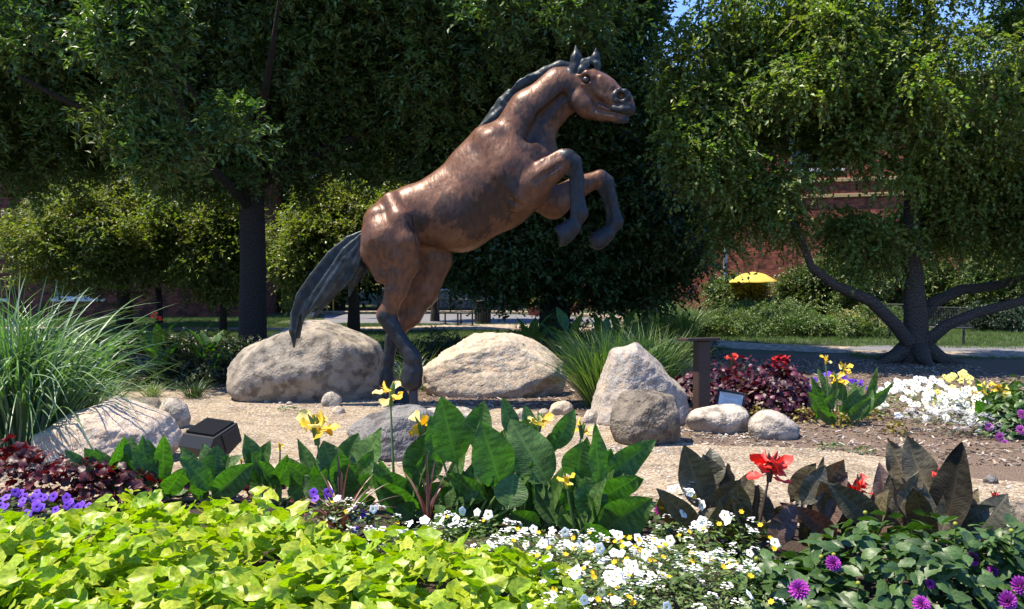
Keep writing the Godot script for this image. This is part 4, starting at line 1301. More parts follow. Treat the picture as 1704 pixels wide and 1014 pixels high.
func build_buildings() -> void:
	M.white_trim = mat(lin(0.62, 0.60, 0.56), 0.7)
	M.dark_glass = mat(lin(0.02, 0.025, 0.03), 0.08)
	var brick := mat(lin(0.42, 0.15, 0.085), 0.9)
	tri(brick, 1.14)
	brick.albedo_texture = brick_picture()
	relief(brick, brick.albedo_texture, 0.6)
	overlay(brick, T.blotch, 0.3)
	var deep := brick.duplicate()
	deep.albedo_color = lin(0.26, 0.10, 0.07)
	M.band = mat(lin(0.5, 0.36, 0.16), 0.8)
	tri(M.band, 1.0)
	M.band.albedo_texture = T.grain
	var house := thing("brick_house", "low brick house with white window sills behind the crabapple trees at left", "building", Vector3(-17.0, 0, -34.5), 0.06)
	var holes := [[-0.55, 1.45, 1.9, 1.3], [-4.4, 1.45, 1.9, 1.3], [-1.2, 4.5, 2.2, 1.4], [-5.2, 4.5, 2.2, 1.4]]
	wall_with(house, 13.0, 6.4, 0.4, holes, deep)
	for h in holes: window_part(house, Vector3(h[0], h[1], -0.18), Vector2(h[2], h[3]), 2, 2)
	var body := Geo.new()
	body.box(Vector3(0, 3.1, -3.4), Vector3(12.6, 6.3, 5.9))
	body.box(Vector3(0, 3.4, 0.03), Vector3(13.1, 0.25, 0.1), Basis.IDENTITY, 0.01)
	piece("storey_wall", body.mesh(false), deep, house)
	var roof := Geo.new()
	roof.box(Vector3(0, 6.55, -3.0), Vector3(13.6, 0.3, 7.2), Basis.IDENTITY, 0.03)
	piece("roof", roof.mesh(false), M.white_trim, house)
	var hall := thing("brick_hall", "tall orange red brick building with ochre bands behind the right hand trees", "building", Vector3(19.5, 0, -40.0), -0.33)
	holes = []
	for k in 4: holes.append([-12.5 + k * 7.5, 7.8, 2.4, 1.8])
	wall_with(hall, 34.0, 10.8, 0.4, holes, brick)
	for h in holes: window_part(hall, Vector3(h[0], h[1], -0.18), Vector2(h[2], h[3]), 3, 1)
	var core := Geo.new()
	core.box(Vector3(0, 5.3, -4.4), Vector3(33.4, 10.6, 7.9))
	piece("rear_wall", core.mesh(false), brick, hall)
	for y in [6.35, 5.6]:
		var b := Geo.new()
		b.box(Vector3(0, y, 0.04), Vector3(34.06, 0.17, 0.12), Basis.IDENTITY, 0.01)
		piece("band", b.mesh(false), M.band, hall)
	var top := Geo.new()
	top.box(Vector3(0, 10.92, -4.0), Vector3(34.5, 0.25, 9.0), Basis.IDENTITY, 0.03)
	piece("coping", top.mesh(false), M.concrete, hall)
	var wall := thing("retaining_wall", "low tan concrete wall beyond the street, seen right of the horse's hind legs", "wall", Vector3(-3.9, 0, -47))
	var wg := Geo.new()
	wg.box(Vector3(0, 0.42, 0), Vector3(7.0, 0.95, 0.5), Basis.IDENTITY, 0.02)
	piece("wall", wg.mesh(false), M.concrete, wall)
	var wc := Geo.new()
	wc.box(Vector3(0, 0.96, 0), Vector3(7.2, 0.13, 0.7), Basis.IDENTITY, 0.03)
	piece("coping", wc.mesh(false), M.white_trim, wall)
	var ledge := thing("concrete_seat", "grey concrete block seat in front of the brick building", "bench", Vector3(10.657, 0.0, -29.594) + Vector3(0, 0, 0), 0.1)
	var lg := Geo.new()
	lg.box(Vector3(0, 0.27, 0), Vector3(0.85, 0.5, 0.45), Basis.IDENTITY, 0.02)
	piece("seat", lg.mesh(false), stone(lin(0.26, 0.25, 0.23), 0.9, 0.5), ledge)
	# yellow umbrella
	var u := thing("cafe_umbrella", "bright yellow cafe umbrella standing before the brick building", "umbrella", Vector3(8.55, 0, -30.2))
	var cloth := leaf_mat(lin(0.80, 0.58, 0.10), Color(0.9, 0.8, 0.4), 0.8)
	var can := Geo.new()
	var tip := can.put(Vector3(0, 1.86, 0))
	var ring := []
	for rr in [[0.42, 1.77], [0.84, 1.52]]:
		var ids := []
		for k in 48:
			var w := TAU * k / 48
			var sag := 0.035 * (1.0 - cos(w * 8.0)) * 0.5
			ids.append(can.put(Vector3(cos(w) * (rr[0] - sag), rr[1] + (sag * 0.3 if rr[0] > 0.5 else -sag * 0.3), sin(w) * (rr[0] - sag))))
		ring.append(ids)
	var low := []
	for k in 48: low.append(can.put(can.v[ring[1][k]] - Vector3(0, 0.055, 0)))
	for k in 48:
		var j := (k + 1) % 48
		can.face(tip, ring[0][j], ring[0][k])
		can.quad(ring[0][k], ring[0][j], ring[1][j], ring[1][k])
		can.quad(ring[1][k], ring[1][j], low[j], low[k])
	piece("canopy", can.mesh(), cloth, u)
	var pole := Geo.new()
	pole.tube([Vector3(0, 0, 0), Vector3(0, 1.94, 0)], [0.022, 0.018], 8)
	piece("pole", pole.mesh(), M.black_metal, u)
	for k in 8:
		var w := TAU * k / 8
		var rb := Geo.new()
		rb.tube([Vector3(0, 1.82, 0), Vector3(cos(w) * 0.41, 1.74, sin(w) * 0.41), Vector3(cos(w) * 0.82, 1.505, sin(w) * 0.82)], [0.008, 0.008, 0.006], 5)
		piece("rib", rb.mesh(), M.white_trim, u)
	var ub := Geo.new()
	ub.tube([Vector3(0, 0, 0), Vector3(0, 0.06, 0), Vector3(0, 0.1, 0), Vector3(0, 0.2, 0)], [0.25, 0.25, 0.1, 0.04], 16)
	piece("base", ub.mesh(), M.black_metal, u)
	# lamp posts, railing, bin, pots, benches
	var lamp := thing("lamp_post", "grey metal lamp post on the lawn to the right of the thick black trunk", "lamp post", Vector3(-8.05, 0, -34))
	var lp := Geo.new()
	lp.tube([Vector3(0, 0, 0), Vector3(0, 0.25, 0), Vector3(0, 0.3, 0), Vector3(0, 5.4, 0)], [0.17, 0.16, 0.115, 0.09], 14)
	piece("post", lp.mesh(), M.grey_metal, lamp)
	var lh := Geo.new()
	lh.tube([Vector3(0, 5.4, 0), Vector3(0, 5.45, 0), Vector3(0, 5.75, 0), Vector3(0, 5.9, 0)], [0.1, 0.2, 0.28, 0.06], 14)
	piece("lamp_head", lh.mesh(), M.white_trim, lamp)
	copy(lamp, "thin pale lamp post left of the yellow umbrella", Vector3(8.3, 0, -33.2), 0, 0.8)
	var rail := thing("railing", "yellow railing seen beside the grey lamp post", "railing", Vector3(-9.6, 0, -40))
	var yellow := mat(lin(0.62, 0.40, 0.04), 0.6)
	for k in 9:
		var b := Geo.new()
		b.box(Vector3(-1.2 + k * 0.3, 0.63, 0), Vector3(0.07, 1.2, 0.05), Basis.IDENTITY, 0.008)
		piece("baluster", b.mesh(false), yellow, rail)
	var rt := Geo.new()
	rt.box(Vector3(0, 1.26, 0), Vector3(2.6, 0.06, 0.07), Basis.IDENTITY, 0.01)
	rt.box(Vector3(0, 0.02, 0), Vector3(2.6, 0.05, 0.07), Basis.IDENTITY, 0.01)
	piece("rail", rt.mesh(false), yellow, rail)
	var bin := thing("litter_bin", "black slatted litter bin beside the metal bench near the street", "litter bin", Vector3(-1.05, 0, -30.5))
	var bi := Geo.new()
	bi.tube([Vector3(0, 0.02, 0), Vector3(0, 0.78, 0)], [0.24, 0.26], 20)
	piece("liner", bi.mesh(), M.black_metal, bin)
	for k in 20:
		var w := TAU * k / 20
		var sl := Geo.new()
		sl.box(Vector3(cos(w) * 0.285, 0.4, sin(w) * 0.285), Vector3(0.02, 0.74, 0.06), Basis(Vector3.UP, -w), 0.004)
		piece("slat", sl.mesh(false), M.black_metal, bin)
	var bl := Geo.new()
	bl.tube([Vector3(0, 0.78, 0), Vector3(0, 0.82, 0), Vector3(0, 0.9, 0), Vector3(0, 0.93, 0)], [0.31, 0.31, 0.24, 0.12], 20)
	piece("lid", bl.mesh(), M.black_metal, bin)
	copy(bin, "dark litter bin across the street, left of the red planters", Vector3(-0.02, 0, -42), 0.2, 1.0)
	var pot := thing("flower_pot", "red round planter left of the shade tree's trunk, beyond the street", "planter", Vector3(1.15, 0, -37.0), 0.0)
	var pg := Geo.new()
	pg.tube([Vector3(0, 0, 0), Vector3(0, 0.36, 0), Vector3(0, 0.37, 0), Vector3(0, 0.46, 0), Vector3(0, 0.46, 0), Vector3(0, 0.40, 0)], [0.42, 0.48, 0.52, 0.52, 0.45, 0.44], 24)
	var terra := mat(lin(0.28, 0.075, 0.05), 0.8)
	tri(terra, 2.0)
	terra.albedo_texture = T.grain
	piece("pot", pg.mesh(), terra, pot)
	var pl := crown_places([[Vector3(0, 0.62, 0), Vector3(0.45, 0.28, 0.45), 26]], 6, -1, 0.5)
	scatter("foliage", L.small_spray, M.tree_leaf, pot, pl, tones_for(pl.size(), Color(0.2, 0.22, 0.03), 0.2))
	copy(pot, "red round planter showing to the right of the shade tree's trunk", Vector3(2.5, 0, -37.2), 1.0)
	var bench := thing("metal_bench", "black metal bench on the walk to the right of the low limbed tree", "bench", Vector3(10.6, 0, -20.6), -0.35)
	for k in 9:
		var sl := Geo.new()
		sl.tube([Vector3(-0.42, 0.44, -0.2 + k * 0.05), Vector3(0.42, 0.44, -0.2 + k * 0.05)], [0.011, 0.011], 6)
		piece("slat", sl.mesh(), M.black_metal, bench)
	var back := Geo.new()
	for k in 24: back.tube([Vector3(-0.42 + k * 0.0365, 0.47, -0.23), Vector3(-0.42 + k * 0.0365, 0.9, -0.32)], [0.005, 0.005], 4)
	piece("back_wires", back.mesh(), M.black_metal, bench)
	var bf := Geo.new()
	bf.tube([Vector3(-0.45, 0.45, -0.22), Vector3(-0.45, 0.86, -0.31), Vector3(-0.40, 0.91, -0.325), Vector3(0.40, 0.91, -0.325), Vector3(0.45, 0.86, -0.31), Vector3(0.45, 0.45, -0.22)], [0.017, 0.017, 0.017, 0.017, 0.017, 0.017], 8)
	bf.tube([Vector3(-0.45, 0.445, -0.22), Vector3(-0.45, 0.445, 0.23), Vector3(0.45, 0.445, 0.23), Vector3(0.45, 0.445, -0.22)], [0.017, 0.017, 0.017, 0.017], 8)
	piece("frame", bf.mesh(), M.black_metal, bench)
	for s in [-1.0, 1.0]:
		var lg2 := Geo.new()
		lg2.tube([Vector3(s * 0.3, 0.43, 0), Vector3(s * 0.3, 0.03, 0)], [0.03, 0.03], 8)
		lg2.tube([Vector3(s * 0.3, 0.0, 0), Vector3(s * 0.3, 0.03, 0)], [0.11, 0.1], 12)
		piece("leg", lg2.mesh(), M.black_metal, bench)
	copy(bench, "black metal bench half hidden behind the low limbed tree's trunk", Vector3(10.55, 0, -23.0), -0.5)
	copy(bench, "left one of two black metal benches near the street behind the horse", Vector3(-2.05, 0, -29.6), 0.5)
	copy(bench, "black metal bench near the litter bin, right of its twin", Vector3(-1.6, 0, -29.0), 2.6)


func build_garden_things() -> void:
	# sign post
	var sign := thing("sign_post", "dark brown wooden post with a sloping sign board seen edge on", "sign", Vector3(2.131, 0.0, -9.546))
	var pg := Geo.new()
	pg.box(Vector3(0, 0.44, 0), Vector3(0.145, 1.0, 0.145), Basis(Vector3.UP, 0.25), 0.008)
	piece("post", pg.mesh(false), M.wood, sign)
	var bg := Geo.new()
	bg.box(Vector3(-0.03, 0.955, -0.02), Vector3(0.40, 0.035, 0.26), Basis.from_euler(Vector3(-0.07, 0.25, 0)), 0.006)
	piece("board", bg.mesh(false), M.wood, sign)
	# black floodlight with louvres, seen from behind
	var black := mat(lin(0.013, 0.0135, 0.014), 0.5)
	black.metallic_specular = 0.45
	var fl := thing("floodlight", "black floodlight with a louvred back standing on the gravel at left", "floodlight", Vector3(-2.442, 0.0, -6.877), 0.0)
	var turn := Basis.from_euler(Vector3(0.34, -0.50, -0.02))
	var mid := Vector3(0.0, 0.37, -0.02)
	var prof := [Vector2(-0.13, 0.06), Vector2(0.13, 0.06), Vector2(0.20, -0.01), Vector2(0.185, -0.10), Vector2(0.03, -0.14), Vector2(-0.13, -0.10)]   # across the depth (z), up (y)
	var body := Geo.new()
	var half := 0.175
	for s in [-1.0, 1.0]:
		var c := body.put(mid + turn * Vector3(s * half, -0.03, 0.02))
		var ids := []
		for p in prof: ids.append(body.put(mid + turn * Vector3(s * half, p.y, p.x)))
		for k in 6:
			if s > 0: body.face(c, ids[k], ids[(k + 1) % 6])
			else: body.face(c, ids[(k + 1) % 6], ids[k])
	for k in 6:
		var a: Vector2 = prof[k]
		var b: Vector2 = prof[(k + 1) % 6]
		var ids := []
		for st in [[-half, a], [half, a], [half, b], [-half, b]]: ids.append(body.put(mid + turn * Vector3(st[0], st[1].y, st[1].x)))
		body.quad(ids[0], ids[3], ids[2], ids[1])
	piece("housing", body.mesh(false), black, fl)
	for k in 15:
		var sl := Geo.new()
		sl.box(mid + turn * Vector3(-0.147 + k * 0.021, 0.069, -0.005), Vector3(0.007, 0.026, 0.235), turn, 0.0015)
		piece("louvre", sl.mesh(false), black, fl)
	var seam := Geo.new()
	seam.box(mid + turn * Vector3(half + 0.004, -0.03, -0.03), Vector3(0.012, 0.15, 0.17), turn, 0.004)
	piece("side_cover", seam.mesh(false), black, fl)
	var st := Geo.new()
	st.tube([Vector3(0, -0.02, 0), Vector3(0, 0.26, 0)], [0.022, 0.022], 10)
	piece("stem", st.mesh(), black, fl)
	var bx := Geo.new()
	bx.box(Vector3(0, 0.05, 0), Vector3(0.14, 0.12, 0.12), Basis.IDENTITY, 0.01)
	piece("ballast_box", bx.mesh(false), black, fl)
	# floodlight with its glass towards the viewer
	var f2 := thing("floodlight", "small black floodlight with a clear glass front, below the dark red coleus", "floodlight", Vector3(2.487, 0.0, -9.666), 0.0)
	var t2 := Basis.from_euler(Vector3(-0.22, -0.30, -0.13))
	var m2 := Vector3(0.0, 0.26, 0.02)
	var hg := Geo.new()
	hg.box(m2 + t2 * Vector3(0, 0, -0.075), Vector3(0.30, 0.18, 0.10), t2, 0.03)
	for s in [-1.0, 1.0]:
		hg.box(m2 + t2 * Vector3(s * 0.145, 0, 0.0), Vector3(0.03, 0.2, 0.06), t2, 0.006)
		hg.box(m2 + t2 * Vector3(0, s * 0.088, 0.0), Vector3(0.258, 0.026, 0.058), t2, 0.006)
	piece("housing", hg.mesh(false), black, f2)
	var bright := mat(lin(0.62, 0.62, 0.62), 0.45)
	bright.metallic = 0.5
	var rg := Geo.new()
	var a := 0.135
	var b := 0.078
	for q in [[Vector3(-a, -b, 0.01), Vector3(a, -b, 0.01), Vector3(a * 0.55, -b * 0.3, -0.022), Vector3(-a * 0.55, -b * 0.3, -0.022)], [Vector3(a, b, 0.01), Vector3(-a, b, 0.01), Vector3(-a * 0.55, b * 0.3, -0.022), Vector3(a * 0.55, b * 0.3, -0.022)], [Vector3(-a, b, 0.01), Vector3(-a, -b, 0.01), Vector3(-a * 0.55, -b * 0.3, -0.022), Vector3(-a * 0.55, b * 0.3, -0.022)], [Vector3(a, -b, 0.01), Vector3(a, b, 0.01), Vector3(a * 0.55, b * 0.3, -0.022), Vector3(a * 0.55, -b * 0.3, -0.022)], [Vector3(-a * 0.55, -b * 0.3, -0.022), Vector3(a * 0.55, -b * 0.3, -0.022), Vector3(a * 0.55, b * 0.3, -0.022), Vector3(-a * 0.55, b * 0.3, -0.022)]]:
		var ids := []
		for p in q: ids.append(rg.put(m2 + t2 * p))
		rg.quad(ids[0], ids[3], ids[2], ids[1])
	piece("reflector", rg.mesh(false), bright, f2)
	var lg := Geo.new()
	lg.tube([m2 + t2 * Vector3(-0.06, 0, 0.0), m2 + t2 * Vector3(0.06, 0, 0.0)], [0.014, 0.014], 10)
	piece("lamp_tube", lg.mesh(), M.white_trim, f2)
	var gl := mat(Color(0.9, 0.95, 1.0, 0.12), 0.03)
	gl.transparency = BaseMaterial3D.TRANSPARENCY_ALPHA
	var gg := Geo.new()
	gg.box(m2 + t2 * Vector3(0, 0, 0.018), Vector3(0.262, 0.152, 0.006), t2)
	piece("glass", gg.mesh(false), gl, f2)
	var sg := Geo.new()
	sg.tube([Vector3(0, -0.02, 0), Vector3(0, 0.2, -0.02)], [0.02, 0.02], 8)
	piece("stem", sg.mesh(), black, f2)



# ------------------------------------------------------------------ flowers
func vein_picture() -> ImageTexture:
	var w := 128
	var h := 512
	var im := Image.create(w, h, false, Image.FORMAT_RGB8)
	var n := noise(FastNoiseLite.TYPE_SIMPLEX, 0.02, 4, 77)
	for y in h:
		for x in w:
			var u := absf(float(x) / (w - 1) - 0.5) * 2.0
			var ph := float(y) / h * 26.0 - pow(u, 0.8) * 4.2 + n.get_noise_2d(x * 0.5, y * 0.7 + 400.0) * 1.1
			var s := 0.5 + 0.5 * sin(ph * TAU)
			var k := 0.79 + 0.14 * pow(s, 1.5) + n.get_noise_2d(x * 0.6, y) * 0.22
			var rib := smoothstep(0.09, 0.03, u)
			im.set_pixel(x, y, Color(k * 0.97, k, k * 0.93).lerp(Color(1, 1, 0.9), rib * 0.9))
	return ImageTexture.create_from_image(im)

func rib_picture() -> ImageTexture:
	var im := Image.create(64, 64, false, Image.FORMAT_RGB8)
	var n := noise(FastNoiseLite.TYPE_SIMPLEX, 0.05, 3, 78)
	for y in 64:
		for x in 64:
			var u := absf(x / 63.0 - 0.5) * 2.0
			var ph := y / 63.0 * 5.0 - u * 2.2
			var side := smoothstep(0.16, 0.03, absf(ph - roundf(ph)))
			var k := 0.92 + n.get_noise_2d(x, y) * 0.2
			im.set_pixel(x, y, Color(k, k, k * 0.96).lerp(Color(1, 1, 1), maxf(smoothstep(0.12, 0.03, u), side * 0.6) * 0.8))
	return ImageTexture.create_from_image(im)

func make_flower_things() -> void:
	T.ribs = rib_picture()
	var veins := vein_picture()
	M.canna_leaf = leaf_mat(lin(0.15, 0.265, 0.080), Color(0.75, 1.0, 0.28), 0.40, 0.5)
	M.canna_dark = leaf_mat(lin(0.105, 0.090, 0.058), Color(0.5, 0.45, 0.2), 0.40, 0.5)
	M.canna_tan = leaf_mat(lin(0.19, 0.15, 0.095), Color(0.6, 0.45, 0.2), 0.42, 0.5)
	M.canna_purple = leaf_mat(lin(0.15, 0.085, 0.07), Color(0.6, 0.35, 0.2), 0.45, 0.5)
	M.canna_withered = leaf_mat(lin(0.035, 0.028, 0.022), Color(0.3, 0.25, 0.2), 0.7, 0.3)
	for k in ["canna_leaf", "canna_dark", "canna_tan", "canna_purple", "canna_withered"]:
		M[k].albedo_texture = veins
		relief(M[k], veins, 0.5)
	M.stem = leaf_mat(lin(0.11, 0.18, 0.05), Color(0.3, 0.4, 0.1), 0.5)
	M.dark_stem = mat(lin(0.06, 0.035, 0.03), 0.5)
	M.yellow_petal = leaf_mat(lin(0.78, 0.56, 0.035), Color(0.85, 0.7, 0.15), 0.5)
	M.cream_petal = leaf_mat(lin(0.85, 0.72, 0.25), Color(0.85, 0.8, 0.4), 0.5)
	M.red_petal = leaf_mat(lin(0.66, 0.035, 0.022), Color(0.85, 0.25, 0.15), 0.5)
	M.coral_petal = leaf_mat(lin(0.78, 0.085, 0.06), Color(0.9, 0.35, 0.25), 0.5)
	M.plant = leaf_mat(Color.WHITE, Color(0.7, 0.8, 0.25), 0.45, 0.5)
	M.petal = leaf_mat(Color.WHITE, Color(0.7, 0.7, 0.7), 0.6, 0.4)
	L.petals = []
	for k in 5:
		var g := Geo.new()
		leaf_into(g, Vector3.ZERO, Vector3(0, 1, 0), 0.46 + 0.06 * k, Vector3(0, 0.2, 1), {"shape": "petal", "rows": 6, "across": 4, "fold": 0.3, "bow": -0.12 + 0.07 * k, "fall": 0.1 + 0.14 * k, "wave": 0.05, "phase": k * 1.3})
		L.petals.append(g.mesh())

func flower_head(parent: Node3D, at: Vector3, size: float, count: int, m1: Material, m2: Material, stem: Material) -> void:
	var g := Geo.new()
	for k in 4:
		var d := Vector3(rnd(-0.5, 0.5), 1, rnd(-0.5, 0.5)).normalized()
		g.tube([at - Vector3(0, size * 0.6, 0), at + d * size * 0.45, at + d * size * rnd(0.7, 1.0)], [size * 0.12, size * 0.11, size * 0.02], 6)
	var f := piece("flower", g.mesh(), m1 if count < 5 else stem, parent)
	var many := count + (count / 2 if count > 5 else 0)
	for k in many:
		var a := TAU * k / many * 2.4 + rnd(-0.4, 0.4)
		var d := Vector3(cos(a), rnd(-0.25, 1.0), sin(a)).normalized()
		var base := at + d * size * 0.12 + Vector3(0, rnd(-0.35, 0.35) * size, 0)
		var face := (Vector3(0, 0.6, 0.5) + Vector3(rnd(-0.7, 0.7), rnd(-0.3, 0.6), rnd(-0.6, 0.6))).normalized()
		var side := d.cross(face).normalized()
		var s := size * rnd(0.95, 1.4)
		piece("petal", L.petals[rng.randi() % 5], m1 if rng.randf() < 0.7 else m2, f, Transform3D(Basis(side, d, side.cross(d)).scaled(Vector3.ONE * s), base))

# leaf row = [base, tip, width, roll, tone]; flower row = [place, size, petals] (all in metres of the garden)
func canna(kind: String, label: String, at: Vector3, leaves: Array, flowers: Array) -> void:
	var group := "dark leaved cannas in front of the path" if kind == "dark" else ("green cannas in front of the path" if kind == "green" else "")
	var root := thing("canna_plant", label, "canna", at, 0.0, group)
	var dark := kind == "dark" or kind == "back_red"
	var tones := [M.canna_dark, M.canna_tan, M.canna_purple, M.canna_withered] if dark else [M.canna_leaf]
	var sm: Material = M.dark_stem if dark else M.stem
	var eye := EYE - at
	for l in leaves:
		var b: Vector3 = l[0] - at
		var t: Vector3 = l[1] - at
		var along := (t - b).normalized()
		var face := ((eye - b).normalized() * 0.9 + Vector3(0, 0.25, 0)).rotated(along, float(l[3]))
		var long := (t - b).length()
		var lm := leaf_mesh(b, t, l[2] * 1.12, face, {"rows": 16, "across": 8, "fold": rnd(0.10, 0.32), "bow": long * rnd(-0.07, 0.05), "wave": rnd(0.012, 0.03), "phase": rnd(0, 6), "twist": rnd(-0.35, 0.35), "fall": long * rnd(0.0, 0.03), "col": Color.WHITE * rnd(0.85, 1.2)})
		piece("leaf", lm, tones[l[4]], root)
		var root_at := Vector3(b.x * 0.25, -0.02, b.z * 0.25 + rnd(-0.03, 0.03))
		var sg := Geo.new()
		sg.tube([root_at, root_at.lerp(b, 0.5) + Vector3(0, 0.03, 0), b, b + along * long * 0.10], [0.013, 0.011, 0.007, 0.004], 7)
		piece("stem", sg.mesh(), sm, root)
	# a second rank of leaves behind
	if leaves.size() > 6 and (kind == "green" or kind == "dark"):
		for l in leaves:
			if l[4] == 3 or rng.randf() < 0.1: continue
			var b: Vector3 = l[0] - at + Vector3(rnd(-0.12, 0.12), rnd(-0.06, 0.0), rnd(-0.3, -0.1))
			var dir: Vector3 = (l[1] - l[0]).rotated(Vector3.UP, rnd(-0.8, 0.8)) * rnd(0.75, 1.0)
			b.y = maxf(b.y, 0.06)
			var lm := leaf_mesh(b, b + dir, l[2] * rnd(0.85, 1.1), ((eye - b).normalized() + Vector3(0, 0.25, 0)).rotated(dir.normalized(), rnd(-1.0, 1.0)), {"rows": 14, "across": 6, "fold": rnd(0.1, 0.35), "bow": rnd(-0.04, 0.02), "wave": rnd(0.012, 0.03), "phase": rnd(0, 6), "twist": rnd(-0.4, 0.4), "fall": rnd(0, 0.05), "col": Color.WHITE * rnd(0.8, 1.15)})
			piece("leaf", lm, tones[l[4]], root)
			var sg := Geo.new()
			sg.tube([Vector3(b.x * 0.4, -0.02, b.z * 0.5), b * 0.6, b, b + dir * 0.1], [0.013, 0.011, 0.007, 0.004], 6)
			piece("stem", sg.mesh(), sm, root)
	# lower leaves inside the clump
	var fill := 4 if not kind in ["green", "dark"] else (14 if leaves.size() > 7 else 7)
	var reach := 0.1
	for l in leaves: reach = maxf(reach, absf(l[0].x - at.x))
	for k in fill:
		var b := Vector3(rnd(-1, 1) * reach * 0.8, rnd(0.04, 0.16), rnd(-0.16, 0.08))
		var lean := Vector3(rnd(-0.22, 0.22), 0, rnd(-0.12, 0.16))
		var t := b + lean + Vector3(0, rnd(0.18, 0.46), 0)
		var lm := leaf_mesh(b, t, rnd(0.10, 0.18), (Vector3(0, 0.35, 0) - lean.normalized() * 0.5 + Vector3(rnd(-0.6, 0.6), 0, 0.8)).normalized(), {"rows": 12, "across": 6, "fold": rnd(0.1, 0.35), "bow": rnd(-0.03, 0.02), "wave": 0.02, "phase": rnd(0, 6), "fall": rnd(0, 0.06), "col": Color.WHITE * rnd(0.85, 1.15)})
		piece("leaf", lm, tones[rng.randi() % mini(tones.size(), 3)], root)
		var sg := Geo.new()
		sg.tube([Vector3(b.x * 0.7, -0.02, b.z * 0.7), b, b.lerp(t, 0.1)], [0.012, 0.008, 0.004], 6)
		piece("stem", sg.mesh(), sm, root)
	for f in flowers:
		var p: Vector3 = f[0] - at
		var sg := Geo.new()
		sg.tube([Vector3(p.x * 0.5, -0.02, p.z * 0.5), Vector3(p.x * 0.8, p.y * 0.5, p.z * 0.8), p - Vector3(0, f[1] * 0.4, 0)], [0.012, 0.009, 0.006], 7)
		piece("flower_stalk", sg.mesh(), sm, root)
		if dark: flower_head(root, p, f[1], f[2], M.coral_petal, M.red_petal, sm)
		else: flower_head(root, p, f[1] * 1.2, f[2], M.yellow_petal, M.cream_petal, sm)

# leaves over a mound: areas = [[centre x, centre z, radius x, radius z, height], ...]
# gives transforms, those that show largest first
func mound(areas: Array, count: int, size: float, upright: float, base := 0.55, jitter := 0.45) -> Array:
	var total := 0.0
	for a in areas: total += a[2] * a[3]
	var list := []
	for a in areas:
		for i in int(count * a[2] * a[3] / total):
			var w := rnd(0, TAU)
			var u := sqrt(rng.randf())
			var x: float = a[0] + cos(w) * u * a[2]
			var z: float = a[1] + sin(w) * u * a[3]
			var layer := pow(rng.randf(), 0.7)
			var bump := 1.0 + 0.22 * sin(x * 7.3 + z * 3.1) * sin(z * 8.7 - x * 2.0)
			var y: float = a[4] * (1.0 - pow(u, 3.5)) * bump * (base + (1.0 - base) * layer) + 0.03
			var out := Vector3(cos(w) * u * a[4] / a[2], 0, sin(w) * u * a[4] / a[3]) * 1.4
			var up := (Vector3.UP + out + Vector3(rnd(-1, 1), rnd(-0.3, 0.3), rnd(-1, 1)) * jitter).normalized()
			var yaw := rnd(0, TAU)
			var dir := (Vector3(cos(yaw), 0, sin(yaw)) + out * 0.8 + Vector3.DOWN * (0.35 - upright)).normalized()
			dir = (dir - up * dir.dot(up) * (1.0 - upright * 0.5)).normalized()
			var side := dir.cross(up).normalized()
			var s := size * rnd(0.65, 1.2)
			list.append([Transform3D(Basis(side, dir, side.cross(dir)).scaled(Vector3.ONE * s), Vector3(x, y, z)), layer * 1.2 + z * 0.35])
	list.sort_custom(func(p, q): return p[1] > q[1])
	var out_list := []
	for l in list: out_list.append(l[0])
	return out_list

func leafy(root: Node3D, called: String, places: Array, singles: int, kinds: Array, m: Material) -> void:
	var at := root.position
	for i in mini(singles, places.size()):
		var t: Transform3D = places[i]
		t.origin -= at
		piece(called, kinds[rng.randi() % kinds.size()], m, root, t)
	var rest := {}
	for i in range(singles, places.size()):
		var t: Transform3D = places[i]
		t.origin -= at
		var k := rng.randi() % kinds.size()
		if not rest.has(k): rest[k] = []
		rest[k].append(t)
	if rest.size() > 0:
		# the lower and smaller leaves, joined
		for k in rest: scatter("lower_leaves", kinds[k], m, root, rest[k])

func leaf_kinds(shape: String, ratio: float, cols: Array, rows: int, across: int, wave: float, fold := 0.3) -> Array:
	var out := []
	for i in cols.size():
		out.append(leaf_mesh(Vector3.ZERO, Vector3(0, 1, 0), ratio, Vector3(0, 0, 1), {"shape": shape, "rows": rows, "across": across, "fold": fold * rnd(0.3, 1.5) * (1.0 if i % 3 else -0.6), "bow": rnd(-0.08, 0.16), "wave": wave, "phase": i * 1.1, "col": cols[i], "twist": rnd(-0.5, 0.5)}))
	return out

# a funnel flower of five joined lobes, facing +z
func petunia_mesh(rim: Color, mid: Color, throat: Color) -> ArrayMesh:
	var g := Geo.new()
	var rings := [[0.06, -0.42, throat], [0.14, -0.08, throat], [0.30, 0.04, mid], [0.75, 0.07, rim], [1.0, 0.0, rim]]
	for r in rings.size():
		for k in 20:
			var a := TAU * k / 20
			var lobe: float = 1.0 + (0.12 * cos(a * 5.0) if r > 2 else 0.0)
			g.put(Vector3(cos(a) * rings[r][0] * lobe, sin(a) * rings[r][0] * lobe, rings[r][1] + (0.06 * sin(a * 10.0) if r == 4 else 0.0)) * 0.5, rings[r][2])
	for r in rings.size() - 1:
		for k in 20:
			var j := (k + 1) % 20
			g.quad(r * 20 + k, (r + 1) * 20 + k, (r + 1) * 20 + j, r * 20 + j)
	return g.mesh()

func dahlia_mesh(c: Color) -> ArrayMesh:
	var g := Geo.new()
	for ring in 6:
		var tilt := 0.05 + ring * 0.27
		var n := 15 - ring * 2
		for k in n:
			var a := TAU * k / n + ring * 0.37
			var d := Vector3(cos(a) * cos(tilt), sin(a) * cos(tilt), sin(tilt))
			leaf_into(g, d * 0.08, d * (0.52 - 0.045 * ring), 0.20, Vector3(0, 0, 1) - d * 0.3, {"shape": "petal", "rows": 3, "across": 2, "fold": 0.7, "col": c * rnd(0.75, 1.2)})
	return g.mesh()

